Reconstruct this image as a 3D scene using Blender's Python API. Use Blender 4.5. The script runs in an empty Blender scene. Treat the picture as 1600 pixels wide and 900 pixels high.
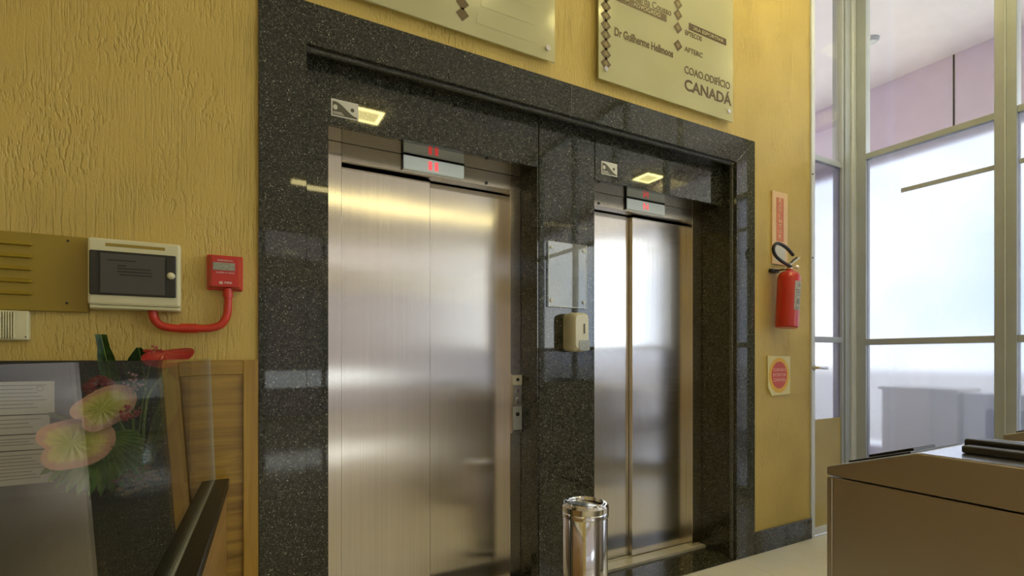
import bpy, bmesh, math, random
from mathutils import Vector, Matrix
random.seed(7)
PI = math.pi
scene = bpy.context.scene
COL = scene.collection

# ------------------------------------------------------------------ camera, world, light, exposure
cam_data = bpy.data.cameras.new('camera')
cam_data.lens = 18.0
cam_data.sensor_width = 36.0
cam_data.shift_y = 107.6 / 1600.0
cam_data.clip_start = 0.02
cam = bpy.data.objects.new('camera', cam_data)
COL.objects.link(cam)
cam.location = (0.0, -2.142, 1.28)
cam.rotation_euler = (PI / 2, 0, math.atan(1452 / 800.0) - PI / 2)
scene.camera = cam

world = bpy.data.worlds.new('overcast_sky')
scene.world = world
world.use_nodes = True
bg = world.node_tree.nodes['Background']
_nt = world.node_tree
_tc = _nt.nodes.new('ShaderNodeTexCoord')
_nz = _nt.nodes.new('ShaderNodeTexNoise'); _nz.inputs['Scale'].default_value = 2.6; _nz.inputs['Detail'].default_value = 3.0
_nt.links.new(_tc.outputs['Generated'], _nz.inputs['Vector'])
_rp = _nt.nodes.new('ShaderNodeValToRGB')
_rp.color_ramp.elements[0].position = 0.40; _rp.color_ramp.elements[0].color = (0.62, 0.76, 1.0, 1)
_rp.color_ramp.elements[1].position = 0.60; _rp.color_ramp.elements[1].color = (1.0, 0.99, 0.97, 1)
_nt.links.new(_nz.outputs['Fac'], _rp.inputs['Fac'])
_nt.links.new(_rp.outputs['Color'], bg.inputs['Color'])
bg.inputs['Strength'].default_value = 4.1

scene.view_settings.view_transform = 'Standard'
scene.view_settings.look = 'None'
scene.view_settings.gamma = 1.0
scene.view_settings.use_curve_mapping = False
scene.view_settings.exposure = 0.42
scene.cycles.max_bounces = 10
scene.cycles.transparent_max_bounces = 16
scene.cycles.sample_clamp_indirect = 6.0

LAMP_RING = 27.0
LAMP_MID = 10.0
TUBE = 8.0

# ------------------------------------------------------------------ materials
def new_mat(name):
    m = bpy.data.materials.new(name)
    m.use_nodes = True
    nt = m.node_tree
    for n in list(nt.nodes):
        nt.nodes.remove(n)
    out = nt.nodes.new('ShaderNodeOutputMaterial')
    return m, nt, out

def N(nt, kind, **kw):
    n = nt.nodes.new(kind)
    for k, v in kw.items():
        if k in ('operation', 'blend_type', 'data_type', 'feature', 'noise_dimensions', 'wave_type', 'bands_direction', 'mode', 'interpolation_type'):
            setattr(n, k, v)
        else:
            n.inputs[k.replace('_', ' ')].default_value = v
    return n

def ramp(nt, stops, interp='LINEAR'):
    r = nt.nodes.new('ShaderNodeValToRGB')
    r.color_ramp.interpolation = interp
    el = r.color_ramp.elements
    while len(el) < len(stops):
        el.new(0.5)
    for e, (p, c) in zip(el, stops):
        e.position = p
        e.color = (c[0], c[1], c[2], 1) if len(c) == 3 else c
    return r

def pos_vec(nt, scale=(1, 1, 1), use_object=False):
    if use_object:
        tc = nt.nodes.new('ShaderNodeTexCoord'); src = tc.outputs['Object']
    else:
        g = nt.nodes.new('ShaderNodeNewGeometry'); src = g.outputs['Position']
    mp = nt.nodes.new('ShaderNodeMapping')
    mp.inputs['Scale'].default_value = scale
    nt.links.new(src, mp.inputs['Vector'])
    return mp.outputs['Vector']

def plain(name, col, rough=0.5, metal=0.0, var=0.06, vscale=6.0, coat=0.0, spec=0.5, emit=None, estr=0.0, bump=0.0, bscale=80.0):
    m, nt, out = new_mat(name)
    p = nt.nodes.new('ShaderNodeBsdfPrincipled')
    v = pos_vec(nt)
    nz = N(nt, 'ShaderNodeTexNoise', Scale=vscale, Detail=3.0)
    nt.links.new(v, nz.inputs['Vector'])
    lo = [max(0, c * (1 - var)) for c in col]
    hi = [min(1, c * (1 + var)) for c in col]
    r = ramp(nt, [(0.3, lo), (0.7, hi)])
    nt.links.new(nz.outputs['Fac'], r.inputs['Fac'])
    nt.links.new(r.outputs['Color'], p.inputs['Base Color'])
    p.inputs['Roughness'].default_value = rough
    p.inputs['Metallic'].default_value = metal
    p.inputs['Coat Weight'].default_value = coat
    p.inputs['Coat Roughness'].default_value = 0.08
    p.inputs['Specular IOR Level'].default_value = spec
    if emit:
        p.inputs['Emission Color'].default_value = (*emit, 1)
        p.inputs['Emission Strength'].default_value = estr
    if bump:
        b2 = N(nt, 'ShaderNodeTexNoise', Scale=bscale, Detail=2.0)
        nt.links.new(v, b2.inputs['Vector'])
        bp = N(nt, 'ShaderNodeBump', Strength=bump, Distance=0.002)
        nt.links.new(b2.outputs['Fac'], bp.inputs['Height'])
        nt.links.new(bp.outputs['Normal'], p.inputs['Normal'])
    nt.links.new(p.outputs['BSDF'], out.inputs['Surface'])
    return m

def granite(name, base=(0.014, 0.015, 0.011), mid=(0.046, 0.047, 0.035), fleck=(0.50, 0.50, 0.38), rough=0.03, spec=0.5):
    m, nt, out = new_mat(name)
    p = nt.nodes.new('ShaderNodeBsdfPrincipled')
    v = pos_vec(nt)
    n1 = N(nt, 'ShaderNodeTexNoise', Scale=95.0, Detail=4.0, Roughness=0.7)
    nt.links.new(v, n1.inputs['Vector'])
    r1 = ramp(nt, [(0.40, base), (0.58, mid), (0.74, (mid[0] * 2.0, mid[1] * 2.0, mid[2] * 1.8))])
    nt.links.new(n1.outputs['Fac'], r1.inputs['Fac'])
    # distorted cells for the flecks
    nd = N(nt, 'ShaderNodeTexNoise', Scale=60.0, Detail=1.0)
    nt.links.new(v, nd.inputs['Vector'])
    vm = N(nt, 'ShaderNodeVectorMath', operation='MULTIPLY_ADD')
    vm.inputs[1].default_value = (0.012, 0.012, 0.012)
    nt.links.new(nd.outputs['Color'], vm.inputs[0])
    nt.links.new(v, vm.inputs[2])
    masks = []
    for sc, thr, d in ((170.0, 0.92, 0.34), (330.0, 0.84, 0.40)):
        vo = N(nt, 'ShaderNodeTexVoronoi', Scale=sc)
        nt.links.new(vm.outputs[0], vo.inputs['Vector'])
        sp = nt.nodes.new('ShaderNodeSeparateColor')
        nt.links.new(vo.outputs['Color'], sp.inputs[0])
        a = N(nt, 'ShaderNodeMath', operation='GREATER_THAN'); a.inputs[1].default_value = thr
        nt.links.new(sp.outputs[0], a.inputs[0])
        b = N(nt, 'ShaderNodeMath', operation='LESS_THAN'); b.inputs[1].default_value = d
        nt.links.new(vo.outputs['Distance'], b.inputs[0])
        c = N(nt, 'ShaderNodeMath', operation='MULTIPLY')
        nt.links.new(a.outputs[0], c.inputs[0]); nt.links.new(b.outputs[0], c.inputs[1])
        d2 = N(nt, 'ShaderNodeMath', operation='MULTIPLY')
        nt.links.new(c.outputs[0], d2.inputs[0]); nt.links.new(sp.outputs[1], d2.inputs[1])
        masks.append(d2)
    mx = N(nt, 'ShaderNodeMath', operation='MAXIMUM')
    nt.links.new(masks[0].outputs[0], mx.inputs[0]); nt.links.new(masks[1].outputs[0], mx.inputs[1])
    mix = nt.nodes.new('ShaderNodeMix'); mix.data_type = 'RGBA'
    nt.links.new(mx.outputs[0], mix.inputs[0])
    nt.links.new(r1.outputs['Color'], mix.inputs[6])
    mix.inputs[7].default_value = (*fleck, 1)
    nt.links.new(mix.outputs[2], p.inputs['Base Color'])
    p.inputs['Roughness'].default_value = rough
    p.inputs['IOR'].default_value = 1.55
    p.inputs['Specular IOR Level'].default_value = spec
    nt.links.new(p.outputs['BSDF'], out.inputs['Surface'])
    return m

def brushed(name, col=(0.72, 0.68, 0.63), rough=0.165, aniso=0.94, wob=0.05):
    """stainless steel with vertical grain: reflections spread sideways"""
    m, nt, out = new_mat(name)
    p = nt.nodes.new('ShaderNodeBsdfPrincipled')
    p.inputs['Metallic'].default_value = 1.0
    p.inputs['Roughness'].default_value = rough
    p.inputs['Anisotropic'].default_value = aniso
    g = nt.nodes.new('ShaderNodeNewGeometry')
    cr = N(nt, 'ShaderNodeVectorMath', operation='CROSS_PRODUCT')
    cr.inputs[1].default_value = (0.001, 0.002, 1.0)
    nt.links.new(g.outputs['Normal'], cr.inputs[0])
    nt.links.new(cr.outputs[0], p.inputs['Tangent'])
    v = pos_vec(nt, (260, 260, 1.5))
    nz = N(nt, 'ShaderNodeTexNoise', Scale=1.0, Detail=2.0)
    nt.links.new(v, nz.inputs['Vector'])
    r = ramp(nt, [(0.3, [c * 0.94 for c in col]), (0.7, [min(1, c * 1.05) for c in col])])
    nt.links.new(nz.outputs['Fac'], r.inputs['Fac'])
    nt.links.new(r.outputs['Color'], p.inputs['Base Color'])
    v2 = pos_vec(nt, (1.2, 1.2, 2.2))
    n2 = N(nt, 'ShaderNodeTexNoise', Scale=1.6, Detail=1.0)
    nt.links.new(v2, n2.inputs['Vector'])
    bp = N(nt, 'ShaderNodeBump', Strength=wob, Distance=0.02)
    nt.links.new(n2.outputs['Fac'], bp.inputs['Height'])
    nt.links.new(bp.outputs['Normal'], p.inputs['Normal'])
    nt.links.new(p.outputs['BSDF'], out.inputs['Surface'])
    return m

def wood(name, along='X', dark=(0.17, 0.085, 0.008), light=(0.52, 0.32, 0.045), rough=0.3):
    m, nt, out = new_mat(name)
    p = nt.nodes.new('ShaderNodeBsdfPrincipled')
    s = {'X': (1.6, 16, 22), 'Y': (16, 1.6, 22), 'Z': (22, 22, 1.4)}[along]
    v = pos_vec(nt, s)
    n1 = N(nt, 'ShaderNodeTexNoise', Scale=1.0, Detail=5.0, Roughness=0.6, Distortion=0.8)
    nt.links.new(v, n1.inputs['Vector'])
    r = ramp(nt, [(0.28, dark), (0.5, [(a + b) / 2 for a, b in zip(dark, light)]), (0.72, light)])
    nt.links.new(n1.outputs['Fac'], r.inputs['Fac'])
    nt.links.new(r.outputs['Color'], p.inputs['Base Color'])
    p.inputs['Roughness'].default_value = rough
    p.inputs['Coat Weight'].default_value = 0.25
    p.inputs['Coat Roughness'].default_value = 0.15
    nt.links.new(p.outputs['BSDF'], out.inputs['Surface'])
    return m

def stucco(name):
    """yellow scratched plaster: vertical torn grooves as relief"""
    m, nt, out = new_mat(name)
    p = nt.nodes.new('ShaderNodeBsdfPrincipled')
    vA = pos_vec(nt, (1, 1, 1))
    wob = N(nt, 'ShaderNodeTexNoise', Scale=9.0, Detail=2.0)
    nt.links.new(vA, wob.inputs['Vector'])
    va = N(nt, 'ShaderNodeVectorMath', operation='MULTIPLY_ADD')
    va.inputs[1].default_value = (0.010, 0.010, 0.02)
    nt.links.new(wob.outputs['Color'], va.inputs[0]); nt.links.new(vA, va.inputs[2])
    mp = nt.nodes.new('ShaderNodeMapping'); mp.inputs['Scale'].default_value = (150, 150, 7)
    nt.links.new(va.outputs[0], mp.inputs['Vector'])
    n1 = N(nt, 'ShaderNodeTexNoise', Scale=1.0, Detail=3.0, Roughness=0.55)
    nt.links.new(mp.outputs[0], n1.inputs['Vector'])
    r1 = ramp(nt, [(0.36, (0, 0, 0)), (0.50, (1, 1, 1))])
    nt.links.new(n1.outputs['Fac'], r1.inputs['Fac'])
    n2 = N(nt, 'ShaderNodeTexNoise', Scale=5.0, Detail=2.0)
    nt.links.new(vA, n2.inputs['Vector'])
    r2 = ramp(nt, [(0.36, (0.15, 0.15, 0.15)), (0.60, (1, 1, 1))])
    nt.links.new(n2.outputs['Fac'], r2.inputs['Fac'])
    n3 = N(nt, 'ShaderNodeTexNoise', Scale=140.0, Detail=2.0)
    nt.links.new(vA, n3.inputs['Vector'])
    mpb = nt.nodes.new('ShaderNodeMapping'); mpb.inputs['Scale'].default_value = (105, 105, 26)
    mpb.inputs['Rotation'].default_value = (0, 0.10, 0)
    nt.links.new(va.outputs[0], mpb.inputs['Vector'])
    n1b = N(nt, 'ShaderNodeTexNoise', Scale=1.0, Detail=2.0, Roughness=0.5)
    nt.links.new(mpb.outputs[0], n1b.inputs['Vector'])
    r1b = ramp(nt, [(0.36, (0, 0, 0)), (0.50, (1, 1, 1))])
    nt.links.new(n1b.outputs['Fac'], r1b.inputs['Fac'])
    nsel = N(nt, 'ShaderNodeTexNoise', Scale=3.2, Detail=2.0)
    nt.links.new(vA, nsel.inputs['Vector'])
    rsel = ramp(nt, [(0.42, (0, 0, 0)), (0.58, (1, 1, 1))])
    nt.links.new(nsel.outputs['Fac'], rsel.inputs['Fac'])
    sel = nt.nodes.new('ShaderNodeMix'); sel.data_type = 'RGBA'
    nt.links.new(rsel.outputs['Color'], sel.inputs[0])
    nt.links.new(r1.outputs['Color'], sel.inputs[6]); nt.links.new(r1b.outputs['Color'], sel.inputs[7])
    inv = N(nt, 'ShaderNodeMath', operation='SUBTRACT'); inv.inputs[0].default_value = 1.0
    nt.links.new(sel.outputs[2], inv.inputs[1])
    mul = N(nt, 'ShaderNodeMath', operation='MULTIPLY')
    nt.links.new(inv.outputs[0], mul.inputs[0]); nt.links.new(r2.outputs['Color'], mul.inputs[1])
    sub = N(nt, 'ShaderNodeMath', operation='MULTIPLY_ADD'); sub.inputs[1].default_value = -1.0
    nt.links.new(mul.outputs[0], sub.inputs[0])
    fine = N(nt, 'ShaderNodeMath', operation='MULTIPLY'); fine.inputs[1].default_value = 0.30
    nt.links.new(n3.outputs['Fac'], fine.inputs[0])
    nt.links.new(fine.outputs[0], sub.inputs[2])
    bp = N(nt, 'ShaderNodeBump', Strength=1.0, Distance=0.003)
    nt.links.new(sub.outputs[0], bp.inputs['Height'])
    nt.links.new(bp.outputs['Normal'], p.inputs['Normal'])
    n4 = N(nt, 'ShaderNodeTexNoise', Scale=2.2, Detail=3.0)
    nt.links.new(vA, n4.inputs['Vector'])
    rc = ramp(nt, [(0.3, (0.54, 0.395, 0.100)), (0.7, (0.63, 0.465, 0.130))])
    nt.links.new(n4.outputs['Fac'], rc.inputs['Fac'])
    nt.links.new(rc.outputs['Color'], p.inputs['Base Color'])
    p.inputs['Roughness'].default_value = 0.55
    nt.links.new(p.outputs['BSDF'], out.inputs['Surface'])
    return m

def clear_glass(name, tint=(0.96, 0.98, 0.97), boost=1.0, rough=0.0, haze=0.0):
    """thin pane: straight-through transmission with Schlick reflection on both faces"""
    m, nt, out = new_mat(name)
    g = nt.nodes.new('ShaderNodeNewGeometry')
    dot = N(nt, 'ShaderNodeVectorMath', operation='DOT_PRODUCT')
    nt.links.new(g.outputs['Incoming'], dot.inputs[0]); nt.links.new(g.outputs['Normal'], dot.inputs[1])
    ab = N(nt, 'ShaderNodeMath', operation='ABSOLUTE'); nt.links.new(dot.outputs['Value'], ab.inputs[0])
    om = N(nt, 'ShaderNodeMath', operation='SUBTRACT'); om.inputs[0].default_value = 1.0
    nt.links.new(ab.outputs[0], om.inputs[1])
    pw = N(nt, 'ShaderNodeMath', operation='POWER'); pw.inputs[1].default_value = 5.0
    nt.links.new(om.outputs[0], pw.inputs[0])
    ma = N(nt, 'ShaderNodeMath', operation='MULTIPLY_ADD'); ma.inputs[1].default_value = 0.96 * boost; ma.inputs[2].default_value = 0.04
    nt.links.new(pw.outputs[0], ma.inputs[0])
    tr = nt.nodes.new('ShaderNodeBsdfTransparent'); tr.inputs['Color'].default_value = (*tint, 1)
    gl = nt.nodes.new('ShaderNodeBsdfGlossy'); gl.inputs['Roughness'].default_value = rough
    src = tr.outputs[0]
    if haze:
        df = nt.nodes.new('ShaderNodeBsdfDiffuse'); df.inputs['Color'].default_value = (0.7, 0.72, 0.72, 1)
        n = N(nt, 'ShaderNodeTexNoise', Scale=3.0, Detail=2.0); nt.links.new(pos_vec(nt), n.inputs['Vector'])
        k = N(nt, 'ShaderNodeMath', operation='MULTIPLY'); k.inputs[1].default_value = haze * 2
        nt.links.new(n.outputs['Fac'], k.inputs[0])
        mh = nt.nodes.new('ShaderNodeMixShader'); nt.links.new(k.outputs[0], mh.inputs[0])
        nt.links.new(src, mh.inputs[1]); nt.links.new(df.outputs[0], mh.inputs[2]); src = mh.outputs[0]
    mx = nt.nodes.new('ShaderNodeMixShader')
    nt.links.new(ma.outputs[0], mx.inputs[0]); nt.links.new(src, mx.inputs[1]); nt.links.new(gl.outputs[0], mx.inputs[2])
    nt.links.new(mx.outputs[0], out.inputs['Surface'])
    return m

def frosted(name, col=(0.93, 0.95, 1.0), rough=0.34, diffuse=0.45):
    m, nt, out = new_mat(name)
    gl = nt.nodes.new('ShaderNodeBsdfRefraction'); gl.inputs['IOR'].default_value = 1.35
    gl.inputs['Roughness'].default_value = rough; gl.inputs['Color'].default_value = (*col, 1)
    tl = nt.nodes.new('ShaderNodeBsdfTranslucent'); tl.inputs['Color'].default_value = (*col, 1)
    n = N(nt, 'ShaderNodeTexNoise', Scale=1.2, Detail=1.0); nt.links.new(pos_vec(nt), n.inputs['Vector'])
    r = ramp(nt, [(0.3, (diffuse * 0.94,) * 3), (0.7, (diffuse * 1.06,) * 3)]); nt.links.new(n.outputs['Fac'], r.inputs['Fac'])
    mx = nt.nodes.new('ShaderNodeMixShader'); nt.links.new(r.outputs['Color'], mx.inputs[0])
    nt.links.new(gl.outputs[0], mx.inputs[1]); nt.links.new(tl.outputs[0], mx.inputs[2])
    gs = nt.nodes.new('ShaderNodeBsdfGlossy'); gs.inputs['Roughness'].default_value = 0.05
    m2 = nt.nodes.new('ShaderNodeMixShader'); m2.inputs[0].default_value = 0.05
    nt.links.new(mx.outputs[0], m2.inputs[1]); nt.links.new(gs.outputs[0], m2.inputs[2])
    nt.links.new(m2.outputs[0], out.inputs['Surface'])
    return m

def leafmat(name, a, b, scale=14.0, rough=0.35, trans=0.15, axis_scale=(1, 1, 1)):
    m, nt, out = new_mat(name)
    p = nt.nodes.new('ShaderNodeBsdfPrincipled')
    v = pos_vec(nt, axis_scale)
    nz = N(nt, 'ShaderNodeTexNoise', Scale=scale, Detail=3.0); nt.links.new(v, nz.inputs['Vector'])
    r = ramp(nt, [(0.35, a), (0.65, b)]); nt.links.new(nz.outputs['Fac'], r.inputs['Fac'])
    nt.links.new(r.outputs['Color'], p.inputs['Base Color'])
    p.inputs['Roughness'].default_value = rough
    tl = nt.nodes.new('ShaderNodeBsdfTranslucent'); nt.links.new(r.outputs['Color'], tl.inputs['Color'])
    mx = nt.nodes.new('ShaderNodeMixShader'); mx.inputs[0].default_value = trans
    nt.links.new(p.outputs[0], mx.inputs[1]); nt.links.new(tl.outputs[0], mx.inputs[2])
    nt.links.new(mx.outputs[0], out.inputs['Surface'])
    return m

def spathe_mat(name, edge, inner, lobe):
    """radial colouring of a flower: UV.x is distance from the centre, UV.y the angle"""
    m, nt, out = new_mat(name)
    p = nt.nodes.new('ShaderNodeBsdfPrincipled')
    uv = nt.nodes.new('ShaderNodeUVMap')
    sp = nt.nodes.new('ShaderNodeSeparateXYZ'); nt.links.new(uv.outputs[0], sp.inputs[0])
    nz = N(nt, 'ShaderNodeTexNoise', Scale=60.0, Detail=3.0); nt.links.new(pos_vec(nt), nz.inputs['Vector'])
    ad = N(nt, 'ShaderNodeMath', operation='MULTIPLY_ADD'); ad.inputs[1].default_value = 0.35
    nt.links.new(nz.outputs['Fac'], ad.inputs[0]); nt.links.new(sp.outputs[0], ad.inputs[2])
    r = ramp(nt, [(0.45, inner), (0.85, lobe), (1.08, edge)]); nt.links.new(ad.outputs[0], r.inputs['Fac'])
    # darker veins fanning out from the centre
    sn = N(nt, 'ShaderNodeMath', operation='MULTIPLY'); sn.inputs[1].default_value = 2 * PI * 15
    nt.links.new(sp.outputs[1], sn.inputs[0])
    s2 = N(nt, 'ShaderNodeMath', operation='SINE'); nt.links.new(sn.outputs[0], s2.inputs[0])
    pwr = N(nt, 'ShaderNodeMath', operation='GREATER_THAN'); pwr.inputs[1].default_value = 0.90
    nt.links.new(s2.outputs[0], pwr.inputs[0])
    k = N(nt, 'ShaderNodeMath', operation='MULTIPLY'); k.inputs[1].default_value = 0.15; nt.links.new(pwr.outputs[0], k.inputs[0])
    mx = nt.nodes.new('ShaderNodeMix'); mx.data_type = 'RGBA'
    nt.links.new(k.outputs[0], mx.inputs[0]); nt.links.new(r.outputs[0], mx.inputs[6])
    mx.inputs[7].default_value = (edge[0] * 0.5, edge[1] * 0.5, edge[2] * 0.5, 1)
    nt.links.new(mx.outputs[2], p.inputs['Base Color'])
    p.inputs['Roughness'].default_value = 0.28
    nt.links.new(p.outputs[0], out.inputs['Surface'])
    return m

def emitter(name, col, strength):
    m, nt, out = new_mat(name)
    e = nt.nodes.new('ShaderNodeEmission')
    e.inputs['Color'].default_value = (*col, 1)
    e.inputs['Strength'].default_value = strength
    nt.links.new(e.outputs[0], out.inputs['Surface'])
    return m

M = {}
M['granite'] = granite('speckled_black_granite')
M['counter_granite'] = granite('counter_granite', base=(0.006, 0.006, 0.006), mid=(0.018, 0.018, 0.015), fleck=(0.10, 0.10, 0.08), rough=0.30, spec=0.15)
M['stucco'] = stucco('yellow_scratched_plaster')
M['steel'] = brushed('brushed_stainless')
M['steel_dark'] = brushed('brushed_stainless_transom', col=(0.60, 0.56, 0.49), rough=0.24)
M['chrome'] = plain('polished_steel', (0.80, 0.78, 0.74), rough=0.09, metal=1.0, var=0.02)
M['bin_lid'] = plain('satin_steel', (0.74, 0.72, 0.66), rough=0.22, metal=1.0, var=0.05, vscale=30)
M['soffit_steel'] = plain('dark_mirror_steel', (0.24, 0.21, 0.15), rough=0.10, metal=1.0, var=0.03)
M['black'] = plain('matt_black', (0.012, 0.012, 0.012), rough=0.5)
M['shaft'] = plain('shaft_shade_black', (0.006, 0.006, 0.006), rough=0.9)  # near-black backing paints in the darkness behind the door gaps
M['sill'] = plain('aluminium_sill', (0.66, 0.63, 0.52), rough=0.4, metal=0.4, var=0.08, vscale=20)
M['tile'] = plain('cream_porcelain', (0.80, 0.78, 0.70), rough=0.10, var=0.03, vscale=4)
M['grout'] = plain('grout', (0.42, 0.39, 0.31), rough=0.8)
M['ceiling'] = plain('ceiling_paint', (0.80, 0.75, 0.72), rough=0.8, var=0.03)
M['mauve'] = plain('mauve_paint', (0.72, 0.62, 0.72), rough=0.7, var=0.03)
M['pale_wall'] = plain('pale_paint', (0.70, 0.66, 0.60), rough=0.7, var=0.04)
M['alu'] = plain('anodised_aluminium', (0.44, 0.48, 0.53), rough=0.4, metal=0.15, var=0.05)
M['alu_light'] = plain('light_aluminium', (0.70, 0.74, 0.79), rough=0.4, metal=0.1, var=0.04)
M['clear'] = clear_glass('clear_window_glass')
M['screen_glass'] = clear_glass('reception_screen_glass', tint=(0.93, 0.94, 0.93), boost=1.0)
M['acrylic'] = clear_glass('clear_acrylic', tint=(0.90, 0.92, 0.93), boost=1.0, haze=0.22)  # whitish haze stands in for the pale reflection on the notice holder
M['vase_glass'] = clear_glass('vase_glass', tint=(0.90, 0.93, 0.91), boost=0.8)
M['frost'] = frosted('frosted_film_glass', col=(0.57, 0.58, 0.605), rough=0.12, diffuse=0.24)
M['facade_frost'] = frosted('facade_film_glass', col=(0.40, 0.365, 0.34), rough=0.5, diffuse=0.75)
M['facade_tint'] = clear_glass('facade_tinted_glass', tint=(0.42, 0.40, 0.38))
M['lit_lip_joint'] = granite('lit_lip_and_joint_granite', base=(0.06, 0.06, 0.052), mid=(0.13, 0.13, 0.11), fleck=(0.4, 0.4, 0.33), rough=0.4)  # paler granite puts caught light into the lip's colour; also joint sealant
M['pane_edge'] = plain('polished_glass_edge', (0.62, 0.66, 0.60), rough=0.25)
M['wood_x'] = wood('oak_veneer_horizontal', 'X')
M['wood_z'] = wood('oak_veneer_vertical', 'Z', dark=(0.30, 0.165, 0.018), light=(0.50, 0.31, 0.045))
M['wood_front'] = wood('oak_veneer_counter', 'Y', dark=(0.26, 0.14, 0.04), light=(0.46, 0.27, 0.09))
M['dark_panel'] = plain('dark_laminate', (0.020, 0.019, 0.015), rough=0.45, var=0.1)
M['brown'] = plain('brown_vinyl', (0.085, 0.045, 0.012), rough=0.45)
M['mid_brown'] = plain('mid_brown_vinyl', (0.20, 0.145, 0.05), rough=0.5)
M['pale_letter'] = plain('pale_vinyl', (0.50, 0.45, 0.25), rough=0.5)
M['louvre'] = plain('mustard_metal', (0.32, 0.225, 0.022), rough=0.4, var=0.05)
M['cream'] = plain('cream_plastic', (0.68, 0.65, 0.41), rough=0.4, var=0.03)
M['smoke'] = plain('smoked_window', (0.045, 0.043, 0.034), rough=0.14, var=0.1, spec=0.25)
M['smoke_card'] = plain('dark_card', (0.070, 0.066, 0.056), rough=0.5)
M['ink'] = plain('black_ink', (0.008, 0.008, 0.008), rough=0.6)
M['red'] = plain('red_enamel', (0.56, 0.028, 0.014), rough=0.30, var=0.05, coat=0.3)
M['red_pipe'] = plain('red_painted_pipe', (0.55, 0.040, 0.018), rough=0.35, var=0.08, vscale=25)
M['white_ink'] = plain('white_ink', (0.80, 0.72, 0.66), rough=0.5)
M['lcd'] = plain('grey_window', (0.30, 0.31, 0.24), rough=0.3, var=0.2, vscale=120)
M['rubber'] = plain('black_rubber', (0.016, 0.013, 0.010), rough=0.45)
M['brass'] = plain('pale_valve_metal', (0.62, 0.55, 0.42), rough=0.3, metal=0.9)
M['label'] = plain('grey_printed_label', (0.80, 0.78, 0.76), rough=0.5, var=0.25, vscale=160)
M['orange'] = plain('faded_orange_print', (0.62, 0.18, 0.075), rough=0.5)
M['peach'] = plain('peach_border', (0.80, 0.56, 0.30), rough=0.5)
M['sticker_yellow'] = plain('yellow_sticker', (0.74, 0.66, 0.30), rough=0.5)
M['ring_yellow'] = plain('deep_yellow_print', (0.80, 0.46, 0.035), rough=0.5)
M['sticker_red'] = plain('red_print', (0.62, 0.085, 0.045), rough=0.5)
M['pink_ink'] = plain('pink_print', (0.85, 0.42, 0.36), rough=0.5)
M['soap'] = plain('ivory_plastic', (0.66, 0.64, 0.48), rough=0.3, var=0.02)
M['soap_win'] = plain('grey_clear_plastic', (0.32, 0.33, 0.30), rough=0.2, var=0.2, vscale=90)
M['plaque'] = plain('etched_plate', (0.72, 0.71, 0.62), rough=0.4)
M['plaque_dark'] = plain('etched_dark', (0.10, 0.095, 0.06), rough=0.5)
M['paper'] = plain('white_paper', (0.62, 0.62, 0.58), rough=0.7, var=0.03)
M['paper_ink'] = plain('grey_print', (0.25, 0.25, 0.24), rough=0.7)
M['display'] = plain('grey_display_cover', (0.55, 0.57, 0.52), rough=0.12, var=0.04, emit=(0.8, 0.9, 0.8), estr=0.16)  # faint glow stands in for the bright room reflected in the cover
M['led'] = emitter('red_led', (1.0, 0.10, 0.10), 1.1)
M['turnstile'] = plain('turnstile_steel', (0.46, 0.43, 0.385), rough=0.33, metal=0.9, var=0.03, vscale=3)
M['turnstile_top'] = plain('turnstile_lid_steel', (0.66, 0.65, 0.64), rough=0.22, metal=1.0, var=0.03)
M['pad'] = plain('dark_grey_pad', (0.020, 0.020, 0.024), rough=0.35)
M['desk'] = plain('beige_desk', (0.82, 0.79, 0.66), rough=0.5)
M['desk_white'] = plain('white_desk', (0.90, 0.89, 0.86), rough=0.5)
M['tan'] = plain('tan_film', (0.52, 0.41, 0.16), rough=0.35, var=0.08, vscale=3)
M['chair_blue'] = plain('blue_grey_fabric', (0.10, 0.13, 0.20), rough=0.8)
M['ground'] = plain('paving', (0.52, 0.48, 0.42), rough=0.9)
M['lamp_ring'] = emitter('lamp_rim_glow', (1.0, 0.85, 0.33), LAMP_RING)
M['lamp_mid'] = emitter('lamp_diffuser_glow', (1.0, 0.85, 0.33), LAMP_MID)
M['tube'] = emitter('tube_glow', (1.0, 0.84, 0.38), TUBE)
M['leaf_dark'] = leafmat('dark_green_leaf', (0.012, 0.045, 0.012), (0.030, 0.10, 0.022))
M['leaf_strap'] = leafmat('strap_green_leaf', (0.015, 0.06, 0.008), (0.07, 0.17, 0.02), scale=30)
M['leaf_mid'] = leafmat('palm_green_leaf', (0.12, 0.28, 0.04), (0.28, 0.50, 0.10), scale=20)
M['leaf_lime'] = leafmat('lime_leaf', (0.16, 0.20, 0.02), (0.30, 0.34, 0.05))
M['stem'] = leafmat('green_stem', (0.14, 0.24, 0.03), (0.24, 0.36, 0.07))
M['spathe'] = spathe_mat('pink_green_spathe', (0.60, 0.33, 0.20), (0.46, 0.47, 0.06), (0.66, 0.53, 0.15))
M['spathe_red'] = spathe_mat('red_spathe', (0.30, 0.012, 0.012), (0.40, 0.05, 0.03), (0.34, 0.02, 0.016))
M['berry'] = plain('red_berry', (0.42, 0.055, 0.065), rough=0.35, var=0.3, vscale=90)
M['berry_pale'] = plain('pale_pink_bud', (0.58, 0.34, 0.34), rough=0.5, var=0.3, vscale=90)
M['maroon'] = leafmat('maroon_petal', (0.13, 0.010, 0.012), (0.26, 0.02, 0.022))
M['pebble'] = plain('brown_pebble', (0.36, 0.22, 0.15), rough=0.6, var=0.45, vscale=30)

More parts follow.
